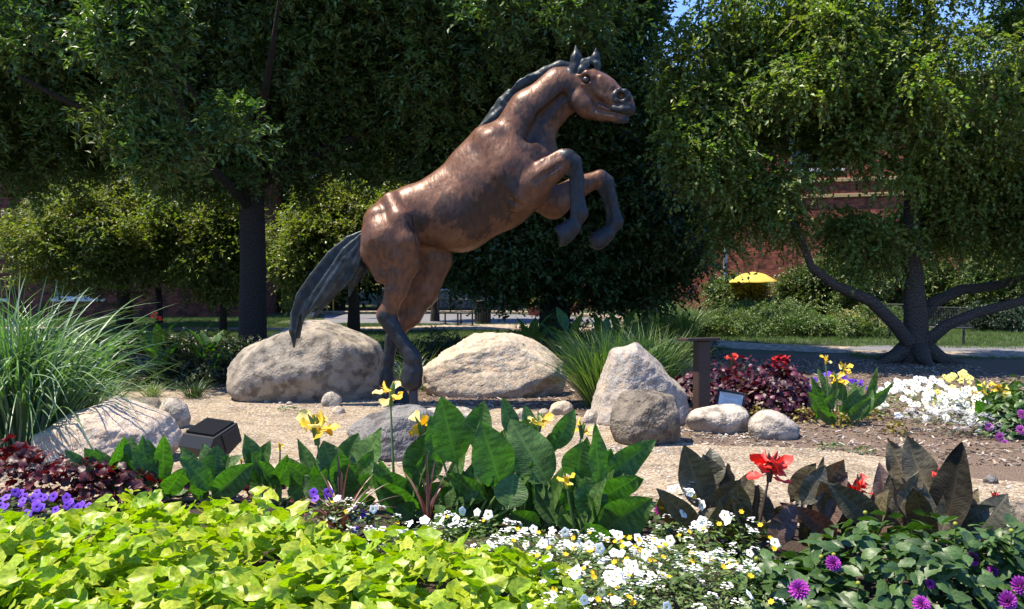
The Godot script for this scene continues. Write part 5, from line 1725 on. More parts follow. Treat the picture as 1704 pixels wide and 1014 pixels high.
func set_flowers(root: Node3D, called: String, mesh: Mesh, m: Material, spots: Array, size: float, lean := Vector3(0, 0.55, 0.75), loose := 0.5) -> void:
	for p in spots:
		var z := (lean + Vector3(rnd(-1, 1), rnd(-0.6, 0.6), rnd(-0.6, 0.6)) * loose).normalized()
		var x := Vector3.UP.cross(z).normalized().rotated(z, rnd(0, TAU))
		piece(called, mesh, m, root, Transform3D(Basis(x, z.cross(x), z).scaled(Vector3.ONE * size * rnd(0.8, 1.15)), p - root.position))

func mound_spots(areas: Array, count: int, above: float) -> Array:
	var out := []
	for t in mound(areas, count, 1.0, 0.0, 0.85): out.append(t.origin + Vector3(0, above, 0))
	return out

func build_beds() -> void:
	var tiny: Mesh = L.small_spray
	# chartreuse sweet potato vine
	var vine := thing("sweet_potato_vine", "broad mound of chartreuse sweet potato vine filling the near left bed", "vine", Vector3(-1.4, 0, -4.1))
	var areas := [[-1.75, -4.15, 1.25, 0.92, 0.44], [-0.46, -3.85, 0.90, 0.76, 0.35], [-2.75, -4.0, 0.7, 0.8, 0.36], [-1.4, -3.5, 1.5, 0.6, 0.36]]
	var cols := [Color(0.40, 0.53, 0.03), Color(0.46, 0.56, 0.04), Color(0.32, 0.47, 0.025), Color(0.52, 0.58, 0.06), Color(0.36, 0.52, 0.04), Color(0.43, 0.50, 0.025)]
	var hearts := leaf_kinds("heart", 0.98, cols, 8, 6, 0.035, 0.35)
	var vm := leaf_mat(Color.WHITE, Color(0.85, 0.95, 0.15), 0.42, 0.5)
	for m in [vm, M.plant]:
		m.albedo_texture = T.ribs
		relief(m, T.ribs, -0.12)
	leafy(vine, "leaf", mound(areas, 4600, 0.100, 0.4, 0.45, 1.2), 300, hearts, vm)
	# dark red coleus
	var wine := [Color(0.085, 0.016, 0.022), Color(0.13, 0.02, 0.028), Color(0.05, 0.014, 0.018), Color(0.10, 0.026, 0.03)]
	var frills := leaf_kinds("tooth", 0.72, wine, 8, 4, 0.03, 0.3)
	var cm := leaf_mat(Color.WHITE, Color(0.9, 0.3, 0.3), 0.45, 0.5)
	var coleus := thing("coleus_bush", "dark wine red coleus along the near left edge, behind the violet petunias", "coleus", Vector3(-3.35, 0, -6.0))
	leafy(coleus, "leaf", mound([[-3.45, -6.0, 0.75, 0.34, 0.40], [-2.85, -6.1, 0.4, 0.25, 0.26]], 800, 0.078, 0.5, 0.45, 1.3), 240, frills, cm)
	var coleus2 := thing("coleus_bush", "few dark red coleus shoots between the low green cannas", "coleus", Vector3(-2.25, 0, -6.25))
	leafy(coleus2, "leaf", mound([[-2.2, -6.25, 0.3, 0.14, 0.24], [-1.75, -6.2, 0.16, 0.1, 0.2]], 130, 0.065, 0.25, 0.45, 0.7), 80, frills, cm)
	var plum := [Color(0.06, 0.017, 0.03), Color(0.085, 0.02, 0.036), Color(0.042, 0.014, 0.024), Color(0.14, 0.03, 0.06)]
	var plum_leaf := leaf_kinds("tooth", 0.78, plum, 6, 4, 0.03, 0.3)
	var coleus3 := thing("coleus_bush", "large plum dark coleus mass behind the right floodlight and the sign post", "coleus", Vector3(2.95, 0, -10.1))
	leafy(coleus3, "leaf", mound([[3.0, -10.1, 0.62, 0.42, 0.62], [2.35, -10.5, 0.55, 0.4, 0.5], [3.3, -10.4, 0.4, 0.4, 0.55]], 1500, 0.085, 0.4, 0.3, 1.1), 240, plum_leaf, cm)
	# violet petunias
	var green := [Color(0.07, 0.125, 0.03), Color(0.10, 0.165, 0.04), Color(0.055, 0.10, 0.025)]
	var ovals := leaf_kinds("lance", 0.5, green, 5, 2, 0.0, 0.25)
	var violet := petunia_mesh(Color(0.16, 0.05, 0.52), Color(0.11, 0.03, 0.42), Color(0.05, 0.015, 0.16))
	var lots := [[-3.0, -5.2, 0.55, 0.28, 0.26, 52, "violet petunias in front of the wine red coleus at the left edge"], [-1.15, -5.3, 0.34, 0.14, 0.26, 13, "violet petunias behind the spiky purple leaves"]]
	for v in lots:
		var r := thing("petunia_plant", v[6], "petunia", Vector3(v[0], 0, v[1]))
		leafy(r, "leaf", mound([[v[0], v[1], v[2], v[3], v[4]]], int(v[5] * 6), 0.05, 0.2), 0, ovals, M.plant)
		set_flowers(r, "flower", violet, M.petal, mound_spots([[v[0], v[1], v[2], v[3], v[4]]], v[5], 0.03), 0.058)
	# white petunias and little white flowers
	var white := petunia_mesh(Color(0.86, 0.86, 0.82), Color(0.85, 0.85, 0.70), Color(0.45, 0.50, 0.08))
	var sprig := Geo.new()
	for k in 9:
		var d := Vector3(rnd(-1, 1), rnd(0, 1), rnd(-1, 1)).normalized() * 0.026
		for j in 5:
			var a := TAU * j / 5 + k
			leaf_into(sprig, d, d + Vector3(cos(a), 0.25, sin(a)) * 0.009, 0.008, Vector3.UP, {"shape": "petal", "rows": 2, "across": 1, "fold": 0.0, "col": Color(0.86, 0.86, 0.83)})
	var star := Geo.new()
	for j in 6:
		var a := TAU * j / 6
		leaf_into(star, Vector3.ZERO, Vector3(cos(a), 0.25, sin(a)) * 0.016, 0.011, Vector3.UP, {"shape": "petal", "rows": 3, "across": 2, "fold": 0.1, "col": Color(0.75, 0.46, 0.01)})
	var sprig_mesh := sprig.mesh()
	var star_mesh := star.mesh()
	var fine := leaf_kinds("lance", 0.3, [Color(0.12, 0.19, 0.045), Color(0.17, 0.24, 0.06), Color(0.085, 0.15, 0.035)], 4, 2, 0.0, 0.2)
	var beds := [
		["white petunias with yellow throats and tiny yellow stars in the near centre right bed", [[0.78, -3.95, 0.58, 0.55, 0.27], [0.35, -4.35, 0.65, 0.45, 0.25], [1.1, -4.55, 0.4, 0.3, 0.29], [0.3, -3.75, 0.35, 0.4, 0.24]], 90, 190, 90, 6000],
		["small white flowers between the sweet potato vine and the big green cannas", [[-0.25, -4.85, 0.75, 0.3, 0.2], [-1.0, -5.15, 0.4, 0.2, 0.22]], 26, 70, 12, 1900],
		["white petunias on tall stems between the green and the dark cannas", [[1.0, -4.95, 0.18, 0.12, 0.34]], 7, 20, 5, 120],
		["few white petunias at the lower left corner beside the chartreuse vine", [[-2.35, -3.45, 0.24, 0.5, 0.36]], 14, 20, 0, 120],
	]
	for b in beds:
		var c: Array = b[1][0]
		var r := thing("petunia_plant", b[0], "petunia", Vector3(c[0], 0, c[1]))
		leafy(r, "leaf", mound(b[1], b[5], 0.042, 0.6, 0.25, 0.8), 0, fine, M.plant)
		set_flowers(r, "flower", white, M.petal, mound_spots(b[1], b[2], 0.035), 0.054, Vector3(0, 0.6, 0.6), 0.8)
		var sp := []
		for p in mound_spots(b[1], b[3], 0.015): sp.append(Transform3D(Basis(Vector3.UP, rnd(0, TAU)), p - r.position))
		scatter("small_blossoms", sprig_mesh, M.petal, r, sp)
		if b[4] > 0:
			var yp := []
			for p in mound_spots(b[1], b[4], 0.025): yp.append(Transform3D(Basis.from_euler(Vector3(rnd(0.2, 0.9), rnd(-1, 1), 0)), p - r.position))
			scatter("yellow_stars", star_mesh, M.petal, r, yp)
	# the far white bed at right
	var far_white := thing("petunia_plant", "mound of white petunias in the far bed right of the yellow cannas", "petunia", Vector3(4.75, 0, -9.95))
	var fw := [[4.75, -9.95, 0.62, 0.5, 0.36], [5.15, -9.6, 0.35, 0.35, 0.3]]
	leafy(far_white, "leaf", mound(fw, 700, 0.06, 0.4, 0.4, 0.7), 0, fine, M.plant)
	set_flowers(far_white, "flower", white, M.petal, mound_spots(fw, 210, 0.04), 0.075)
	var cream := thing("petunia_plant", "pale yellow petunias at the right rim of the far white mound", "petunia", Vector3(5.3, 0, -10.2))
	leafy(cream, "leaf", mound([[5.3, -10.2, 0.35, 0.3, 0.4]], 200, 0.06, 0.4, 0.4, 0.7), 0, fine, M.plant)
	set_flowers(cream, "flower", petunia_mesh(Color(0.8, 0.7, 0.22), Color(0.8, 0.68, 0.15), Color(0.6, 0.45, 0.05)), M.petal, mound_spots([[5.3, -10.2, 0.35, 0.3, 0.4]], 46, 0.04), 0.07)
	var purple_bed := thing("petunia_plant", "violet petunias between the far yellow cannas and the far white mound", "petunia", Vector3(4.1, 0, -10.5))
	leafy(purple_bed, "leaf", mound([[4.05, -10.4, 0.5, 0.3, 0.42]], 300, 0.06, 0.4, 0.4, 0.7), 0, fine, M.plant)
	set_flowers(purple_bed, "flower", violet, M.petal, mound_spots([[4.05, -10.4, 0.5, 0.3, 0.42]], 40, 0.03), 0.062)
	var alyssum := thing("sweet_alyssum", "silvery lilac white alyssum in front of the far white mound", "alyssum", Vector3(4.55, 0, -8.95))
	var al := [[4.5, -9.0, 0.45, 0.32, 0.22], [4.85, -8.75, 0.25, 0.25, 0.16]]
	leafy(alyssum, "leaf", mound(al, 500, 0.035, 0.6, 0.3, 0.8), 0, leaf_kinds("lance", 0.25, [Color(0.16, 0.21, 0.13), Color(0.12, 0.17, 0.09)], 3, 2, 0.0), M.plant)
	var lilac := []
	var lilac_tones := []
	for p in mound_spots(al, 230, 0.02):
		lilac.append(Transform3D(Basis(Vector3.UP, rnd(0, TAU)), p - alyssum.position))
		lilac_tones.append([Color(0.62, 0.62, 0.70), Color(0.8, 0.8, 0.84), Color(0.5, 0.5, 0.6)][rng.randi() % 3])
	scatter("blossoms", sprig_mesh, M.petal, alyssum, lilac, lilac_tones)
	# dahlias
	var dg := [Color(0.055, 0.115, 0.028), Color(0.075, 0.145, 0.036), Color(0.045, 0.09, 0.022), Color(0.09, 0.165, 0.045)]
	var dleaf := leaf_kinds("tooth", 0.5, dg, 8, 4, 0.012, 0.3)
	var magenta := dahlia_mesh(Color(0.42, 0.055, 0.40))
	var d1 := thing("dahlia_plant", "leafy dahlia with magenta flowers filling the near right corner", "dahlia", Vector3(2.0, 0, -4.15))
	var da := [[2.0, -4.1, 0.68, 0.48, 0.42], [1.35, -4.0, 0.3, 0.35, 0.28], [2.55, -4.1, 0.45, 0.45, 0.38]]
	leafy(d1, "leaf", mound(da, 1700, 0.105, 0.45, 0.35, 0.8), 290, dleaf, M.plant)
	set_flowers(d1, "flower", magenta, M.petal, [Vector3(1.503, 0.311, -3.95), Vector3(1.227, 0.316, -3.6), Vector3(2.183, 0.317, -4.0), Vector3(1.725, 0.273, -3.55), Vector3(2.116, 0.269, -3.6), Vector3(2.259, 0.279, -3.75)], 0.088, Vector3(-0.2, 0.4, 0.8), 0.35)
	set_flowers(d1, "flower", magenta, M.petal, [Vector3(1.858, 0.287, -3.75), Vector3(2.106, 0.271, -3.95), Vector3(2.252, 0.274, -3.95)], 0.05, Vector3(0, 0.6, 0.8), 0.4)
	var buds := Geo.new()
	for k in 15:
		var p: Vector3 = mound_spots([da[k % 3]], 3, 0.05)[0] - d1.position
		buds.tube([p - Vector3(0, 0.12, 0), p], [0.003, 0.003], 5, Color(0.1, 0.17, 0.05))
		buds.tube([p, p + Vector3(0, 0.006, 0), p + Vector3(0, 0.016, 0), p + Vector3(0, 0.02, 0)], [0.004, 0.011, 0.010, 0.003], 8, Color(0.42, 0.44, 0.06))
	piece("bud", buds.mesh(), M.plant, d1).set_meta("kind", "stuff")
	var d2 := thing("dahlia_plant", "dahlia with pink purple flowers at the right edge of the far bed", "dahlia", Vector3(5.35, 0, -8.9))
	leafy(d2, "leaf", mound([[5.4, -8.9, 0.45, 0.35, 0.52], [5.1, -8.75, 0.25, 0.25, 0.35]], 620, 0.09, 0.4, 0.25, 0.7), 120, dleaf, M.plant)
	set_flowers(d2, "flower", dahlia_mesh(Color(0.55, 0.16, 0.50)), M.petal, [Vector3(4.888, 0.054, -8.5), Vector3(5.098, 0.12, -8.5), Vector3(4.84, 0.133, -8.6), Vector3(5.167, 0.262, -8.6), Vector3(4.914, -0.003, -8.45)], 0.095, Vector3(-0.1, 0.3, 0.9), 0.3)
	var d3 := thing("dahlia_plant", "small dahlia with two dark magenta flowers, between green and dark cannas", "dahlia", Vector3(1.003, 0.0, -5.357))
	leafy(d3, "leaf", mound([[1.0, -5.4, 0.22, 0.15, 0.2]], 130, 0.07, 0.4, 0.3, 0.7), 50, dleaf, M.plant)
	set_flowers(d3, "flower", dahlia_mesh(Color(0.34, 0.03, 0.25)), M.petal, [Vector3(0.968, 0.246, -5.3), Vector3(0.918, 0.202, -5.25)], 0.075, Vector3(0.2, 0.5, 0.8), 0.3)
	# purple spiky cordylines
	for s in [[566, 905, 0.46, 34, "larger purple brown spiky cordyline left in the near bed"], [715, 893, 0.44, 17, "smaller purple brown spiky cordyline nearer the big cannas"]]:
		var at: Vector3 = [Vector3(-1.058, 0.0, -5.234), Vector3(-0.536, 0.0, -5.382)][0 if s[0] < 600 else 1]
		var r := thing("cordyline_plant", s[4], "cordyline", at, 0.0)
		var spike_cols := [Color(0.10, 0.05, 0.042), Color(0.16, 0.08, 0.06), Color(0.075, 0.04, 0.037), Color(0.24, 0.13, 0.08)]
		for k in s[3]:
			var a := rnd(0, TAU)
			var lean := rnd(0.1, 1.0)
			var tip := Vector3(cos(a) * lean, 1.25 - lean * 0.75, sin(a) * lean * 0.8) * float(s[2]) * rnd(0.8, 1.15) + Vector3(0, 0.04, 0)
			piece("leaf", leaf_mesh(Vector3(cos(a), 0, sin(a)) * 0.02 + Vector3(0, 0.08, 0), tip, rnd(0.02, 0.032), Vector3(-cos(a) * 0.6, 0.8, -sin(a) * 0.6), {"shape": "blade", "rows": 8, "across": 2, "fold": 0.6, "fall": 0.10 * lean, "bow": 0.03, "col": spike_cols[k % 4]}), M.spike, r)
	# gold coleus edging
	var gold := leaf_kinds("tooth", 0.5, [Color(0.30, 0.21, 0.03), Color(0.24, 0.20, 0.03), Color(0.16, 0.10, 0.02)], 5, 2, 0.02)
	var edge := [[1262, 697, "gold edging plant below the right floodlight"], [1292, 690, "gold edging plant right of the right floodlight"], [1342, 697, "gold edging plant below the plum coleus, right end"], [1398, 705, "gold edging plant in the bare mulch, lowest"], [1424, 698, "gold edging plant under the far yellow canna"], [1448, 692, "gold edging plant between the far canna and the white mound"], [1494, 718, "gold edging plant at the left foot of the far white mound"]]
	var first: Node3D = null
	for e in edge:
		var d: float = 1418.0 * 1.65 / (e[1] + 8 - 462.0)
		var at := Vector3((e[0] - 852.0) / 1418.0 * d, 0, -d)
		if first == null:
			first = thing("edging_plant", e[2], "plant", at, 0.0, "gold edging plants along the far bed")
			leafy(first, "leaf", mound([[at.x, at.z, 0.13, 0.1, 0.16]], 60, 0.065, 0.5, 0.2, 0.7), 60, gold, M.plant)
		else: copy(first, e[2], at, e[0] * 1.0, rnd(0.85, 1.15))
	# red salvia spikes
	var salvia := thing("salvia_plant", "bright red salvia spikes behind the plum coleus", "salvia", Vector3(3.849, 0.0, -12.083))
	var sg := Geo.new()
	for k in 9:
		var b := Vector3(rnd(-0.12, 0.12), 0, rnd(-0.1, 0.1))
		sg.tube([b, b + Vector3(0, 0.36, 0)], [0.006, 0.004], 5, Color(0.1, 0.16, 0.04))
		for j in 16:
			var q := b + Vector3(0, 0.34 + j * 0.012, 0)
			var a := rnd(0, TAU)
			leaf_into(sg, q, q + Vector3(cos(a), 0.4, sin(a)) * 0.05, 0.026, Vector3(0, 1, 0.4), {"shape": "petal", "rows": 3, "across": 2, "col": Color(0.62, 0.03, 0.025) * rnd(0.8, 1.2)})
	piece("flower_spikes", sg.mesh(), M.petal, salvia).set_meta("kind", "stuff")
	leafy(salvia, "leaf", mound([[salvia.position.x, salvia.position.z, 0.25, 0.2, 0.34]], 120, 0.07, 0.4, 0.3, 0.7), 0, ovals, M.plant)
	# weeds in the gravel and mulch
	var weed := leaf_kinds("lance", 0.4, green, 4, 2, 0.0)
	for w in [[1385, 752, "low green weed at the gravel edge right of the white grey stones"], [1438, 758, "small green weed in the bare mulch, rightmost"], [478, 686, "tiny weed in the gravel below the largest boulder"]]:
		var d: float = 1418.0 * 1.65 / (w[1] - 462.0)
		var at := Vector3((w[0] - 852.0) / 1418.0 * d, 0, -d)
		var r := thing("weed", w[2], "weed", at)
		leafy(r, "leaf", mound([[at.x, at.z, 0.14, 0.08, 0.05]], 40, 0.05, 0.5, 0.2, 0.8), 0, weed, M.plant)

# cannas in deep shade behind the boulders
func shade_cannas() -> void:
	var at := Vector3(-5.4, 0, -12.9)
	var root := thing("canna_plant", "tall canna in deep shade left of the thick black trunk", "canna", at, 0.0, "cannas in the shade of the trees")
	for k in 9:
		var a := TAU * k / 9 + 0.3
		var d := Vector3(cos(a), 0, sin(a))
		var b := d * 0.08 + Vector3(0, rnd(0.12, 0.55), 0)
		var t := b + d * rnd(0.18, 0.4) + Vector3(0, rnd(0.25, 0.5), 0)
		piece("leaf", leaf_mesh(b, t, rnd(0.13, 0.2), Vector3(0, 1, 0) - d * 0.4, {"rows": 10, "across": 4, "fold": 0.25, "bow": 0.03, "fall": rnd(0, 0.12), "wave": 0.012}), M.canna_leaf, root)
		var sg := Geo.new()
		sg.tube([Vector3(0, -0.02, 0), b * 0.6, b], [0.016, 0.013, 0.008], 6)
		piece("stem", sg.mesh(), M.stem, root)
	var spots := [[-6.0, -12.4, 0.9, "canna in deep shade, nearest to the tall grass"], [-4.7, -13.2, 1.0, "canna in deep shade just left of the thick black trunk"], [-5.9, -14.2, 1.1, "canna in deep shade with its tips against the lawn, farther left"], [-6.9, -13.4, 1.05, "canna in deep shade half hidden by the tall grass"], [0.35, -15.4, 1.15, "canna in deep shade at the left foot of the shade tree"], [1.0, -15.0, 1.25, "canna in deep shade before the shade tree's trunk"], [1.7, -15.6, 1.1, "canna in deep shade at the right foot of the shade tree"], [2.1, -16.3, 1.2, "canna in deep shade behind the fountain grass"]]
	for s in spots: copy(root, s[3], Vector3(s[0], 0, s[1]), s[0] * 3.0, s[2])
	var rp := root.position
	flower_head(root, Vector3(0.0, 1.05, 0), 0.10, 6, M.coral_petal, M.red_petal, M.stem)
	root.position = rp



func plant_cannas() -> void:
	canna("green", "low green canna shoot in front of the broad pinkish boulder", Vector3(-2.81, 0.0, -6.177), [
			[Vector3(-2.917, 0.212, -6.177), Vector3(-2.822, 0.48, -6.113), 0.087, 0.5, 0],
			[Vector3(-2.849, 0.107, -6.227), Vector3(-2.788, 0.385, -6.131), 0.109, -0.3, 0],
			[Vector3(-2.649, 0.224, -6.127), Vector3(-2.727, 0.413, -6.102), 0.105, 0.3, 0],
			[Vector3(-2.509, 0.066, -6.077), Vector3(-2.315, 0.315, -5.994), 0.139, 0.5, 0],
			[Vector3(-2.924, 0.144, -6.277), Vector3(-2.931, 0.319, -6.172), 0.065, 0.2, 0],
			[Vector3(-2.754, 0.119, -6.057), Vector3(-2.913, 0.237, -6.033), 0.105, -0.5, 0],
			[Vector3(-2.685, 0.109, -6.027), Vector3(-2.649, 0.268, -6.127), 0.113, 0.2, 0],
			[Vector3(-2.6, 0.06, -6.077), Vector3(-2.333, 0.109, -6.149), 0.096, -0.9, 0]], [])
	canna("green", "small green canna below the louvred floodlight, with three broad leaves", Vector3(-2.134, 0.0, -6.063), [
			[Vector3(-2.136, 0.213, -6.063), Vector3(-2.133, 0.447, -6.126), 0.162, 0.2, 0],
			[Vector3(-2.136, 0.193, -6.163), Vector3(-2.033, 0.383, -6.096), 0.103, -0.4, 0],
			[Vector3(-2.119, 0.1, -5.963), Vector3(-1.822, 0.35, -5.971), 0.18, 0.6, 0],
			[Vector3(-2.185, 0.065, -6.063), Vector3(-2.279, 0.208, -6.009), 0.103, -0.5, 0]], [])
	canna("green", "green canna with one yellow bud, left of the first yellow flower head", Vector3(-1.712, 0.0, -6.111), [
			[Vector3(-1.706, 0.131, -6.111), Vector3(-1.601, 0.397, -6.032), 0.121, 0.4, 0],
			[Vector3(-1.721, 0.093, -6.211), Vector3(-1.788, 0.335, -6.116), 0.112, -0.4, 0],
			[Vector3(-1.362, 0.139, -6.011), Vector3(-1.586, 0.36, -5.942), 0.129, -0.5, 0],
			[Vector3(-1.71, 0.087, -6.061), Vector3(-1.847, 0.171, -6.164), 0.112, -0.7, 0],
			[Vector3(-1.589, 0.079, -6.011), Vector3(-1.479, 0.189, -6.09), 0.103, 0.3, 0]], [[Vector3(-1.673, 0.424, -6.111), 0.039, 3], [Vector3(-2.016, 0.271, -6.311), 0.03, 3]])
	canna("green", "green canna under the first yellow flower head, left of the grey low boulder", Vector3(-1.246, 0.0, -5.862), [
			[Vector3(-1.226, 0.232, -5.912), Vector3(-1.333, 0.5, -5.986), 0.198, 0.3, 0],
			[Vector3(-1.112, 0.227, -5.862), Vector3(-0.913, 0.607, -5.934), 0.207, -0.35, 0],
			[Vector3(-1.195, 0.243, -5.762), Vector3(-1.042, 0.399, -5.688), 0.107, 0.5, 0],
			[Vector3(-1.126, 0.152, -5.762), Vector3(-0.962, 0.332, -5.716), 0.132, 0.6, 0],
			[Vector3(-1.298, 0.143, -6.012), Vector3(-1.252, 0.416, -6.042), 0.165, -0.2, 0],
			[Vector3(-1.321, 0.118, -5.862), Vector3(-1.458, 0.272, -5.918), 0.141, -0.6, 0],
			[Vector3(-1.082, 0.089, -5.812), Vector3(-0.951, 0.108, -5.897), 0.124, 0.7, 0]], [[Vector3(-1.358, 0.578, -5.912), 0.132, 9]])
	canna("green", "green canna whose yellow flower stands on the tallest bare stalk", Vector3(-0.741, 0.0, -5.66), [
			[Vector3(-0.635, 0.243, -5.66), Vector3(-0.571, 0.611, -5.751), 0.247, 0.25, 0],
			[Vector3(-0.618, 0.111, -5.61), Vector3(-0.892, 0.371, -5.511), 0.176, -1.0, 0],
			[Vector3(-0.807, 0.103, -5.76), Vector3(-0.871, 0.303, -5.785), 0.16, -0.3, 0],
			[Vector3(-0.641, 0.077, -5.56), Vector3(-0.784, 0.186, -5.601), 0.152, -0.6, 0],
			[Vector3(-0.623, 0.062, -5.76), Vector3(-0.479, 0.268, -5.761), 0.176, 0.4, 0]], [[Vector3(-0.817, 0.85, -5.71), 0.096, 6], [Vector3(-0.611, 0.602, -5.78), 0.112, 6]])
	canna("green", "big green canna with the largest upright leaf, centre left of the canna row", Vector3(-0.298, 0.0, -5.445), [
			[Vector3(-0.356, 0.449, -5.445), Vector3(-0.452, 0.909, -5.368), 0.238, 0.2, 0],
			[Vector3(-0.254, 0.519, -5.595), Vector3(-0.182, 0.839, -5.589), 0.177, -0.3, 0],
			[Vector3(-0.069, 0.313, -5.365), Vector3(-0.198, 0.766, -5.267), 0.253, 0.25, 0],
			[Vector3(-0.159, 0.25, -5.325), Vector3(-0.413, 0.394, -5.43), 0.169, -0.9, 0],
			[Vector3(-0.022, 0.211, -5.245), Vector3(0.015, 0.42, -5.333), 0.192, 0.15, 0],
			[Vector3(-0.274, 0.061, -5.345), Vector3(-0.503, 0.173, -5.357), 0.131, -0.6, 0],
			[Vector3(-0.207, 0.107, -5.595), Vector3(-0.323, 0.319, -5.547), 0.192, 0.4, 0],
			[Vector3(-0.205, 0.06, -5.545), Vector3(-0.008, 0.134, -5.644), 0.154, 0.6, 0]], [])
	canna("green", "big green canna behind with a long blade leaning left, centre of the canna row", Vector3(0.11, 0.0, -5.498), [
			[Vector3(0.02, 0.567, -5.598), Vector3(-0.06, 0.859, -5.615), 0.132, 0.7, 0],
			[Vector3(0.246, 0.299, -5.498), Vector3(-0.02, 0.74, -5.589), 0.256, -0.2, 0],
			[Vector3(0.293, 0.06, -5.418), Vector3(0.125, 0.35, -5.501), 0.186, 0.3, 0],
			[Vector3(0.271, 0.486, -5.698), Vector3(0.424, 0.77, -5.7), 0.132, 0.5, 0],
			[Vector3(0.072, 0.06, -5.648), Vector3(0.212, 0.3, -5.627), 0.178, -0.3, 0],
			[Vector3(0.184, 0.06, -5.398), Vector3(-0.008, 0.155, -5.421), 0.14, -0.6, 0],
			[Vector3(-0.028, 0.295, -5.648), Vector3(-0.068, 0.641, -5.631), 0.155, -0.4, 0]], [[Vector3(0.182, 0.669, -5.698), 0.078, 6], [Vector3(0.477, 0.598, -5.798), 0.07, 5]])
	canna("green", "big green canna leaning right with bright glowing low leaves, right end of the canna row", Vector3(0.496, 0.0, -5.234), [
			[Vector3(0.405, 0.37, -5.334), Vector3(0.44, 0.645, -5.253), 0.192, -0.2, 0],
			[Vector3(0.55, 0.327, -5.234), Vector3(0.511, 0.757, -5.188), 0.126, 0.6, 0],
			[Vector3(0.572, 0.359, -5.334), Vector3(0.921, 0.63, -5.409), 0.162, 0.55, 0],
			[Vector3(0.516, 0.28, -5.184), Vector3(0.753, 0.451, -5.075), 0.17, 0.8, 0],
			[Vector3(0.531, 0.1, -5.114), Vector3(0.832, 0.356, -5.006), 0.236, 0.55, 0],
			[Vector3(0.5, 0.19, -5.134), Vector3(0.447, 0.444, -5.165), 0.192, 0.2, 0],
			[Vector3(0.573, 0.088, -5.034), Vector3(0.425, 0.208, -4.982), 0.118, -0.8, 0],
			[Vector3(0.57, 0.235, -5.414), Vector3(0.631, 0.562, -5.423), 0.148, -0.3, 0],
			[Vector3(0.41, 0.06, -5.334), Vector3(0.314, 0.219, -5.328), 0.148, -0.4, 0]], [[Vector3(0.332, 0.407, -5.134), 0.052, 4]])
	canna("dark", "dark bronze canna with the large red flower head, left one of the dark row", Vector3(1.291, 0.0, -4.952), [
			[Vector3(1.144, 0.285, -4.952), Vector3(0.997, 0.689, -4.914), 0.189, 0.25, 0],
			[Vector3(1.227, 0.405, -5.052), Vector3(1.211, 0.616, -5.171), 0.126, -0.3, 0],
			[Vector3(1.106, 0.179, -4.902), Vector3(0.823, 0.457, -4.829), 0.112, -0.5, 0],
			[Vector3(1.154, 0.319, -4.902), Vector3(1.324, 0.493, -4.881), 0.119, 0.5, 0],
			[Vector3(1.305, 0.187, -4.852), Vector3(1.277, 0.503, -4.781), 0.14, 0.2, 0],
			[Vector3(1.441, 0.181, -5.002), Vector3(1.466, 0.421, -5.034), 0.203, -0.25, 0],
			[Vector3(1.149, 0.147, -4.802), Vector3(1.168, 0.402, -4.748), 0.098, 0.5, 0],
			[Vector3(1.305, 0.316, -5.102), Vector3(1.273, 0.525, -5.067), 0.098, 0.3, 1],
			[Vector3(1.267, 0.159, -4.852), Vector3(1.577, 0.12, -4.911), 0.091, -1.0, 1],
			[Vector3(1.403, 0.135, -4.952), Vector3(1.55, 0.229, -4.909), 0.091, 0.8, 1],
			[Vector3(1.134, 0.06, -4.852), Vector3(0.898, 0.06, -4.866), 0.091, -1.0, 0],
			[Vector3(1.444, 0.068, -4.852), Vector3(1.713, 0.015, -4.949), 0.091, -1.0, 2],
			[Vector3(1.414, 0.06, -5.052), Vector3(1.28, 0.177, -4.956), 0.126, 0.4, 0],
			[Vector3(1.591, 0.06, -5.102), Vector3(1.663, 0.272, -4.997), 0.14, 0.2, 0]], [[Vector3(1.489, 0.544, -4.902), 0.126, 14]])
	canna("dark", "dark bronze canna with a medium red flower, middle of the dark row", Vector3(1.941, 0.0, -4.974), [
			[Vector3(1.807, 0.273, -5.074), Vector3(1.965, 0.588, -5.008), 0.161, 0.45, 1],
			[Vector3(1.704, 0.307, -4.974), Vector3(1.866, 0.539, -5.037), 0.126, 0.3, 0],
			[Vector3(2.143, 0.205, -4.874), Vector3(1.824, 0.463, -4.901), 0.154, -0.4, 0],
			[Vector3(1.876, 0.158, -4.854), Vector3(1.59, 0.363, -4.79), 0.105, -0.6, 2],
			[Vector3(2.061, 0.109, -4.924), Vector3(2.147, 0.223, -4.883), 0.161, 0.7, 2],
			[Vector3(1.904, 0.229, -5.024), Vector3(1.806, 0.463, -4.946), 0.14, 0.4, 1],
			[Vector3(2.023, 0.06, -5.074), Vector3(1.991, 0.29, -5.064), 0.14, -0.3, 0],
			[Vector3(1.835, 0.06, -5.074), Vector3(1.688, 0.21, -4.964), 0.14, -0.3, 0],
			[Vector3(2.165, 0.075, -5.174), Vector3(2.226, 0.285, -5.221), 0.133, 0.2, 0]], [[Vector3(2.052, 0.409, -5.024), 0.088, 10]])
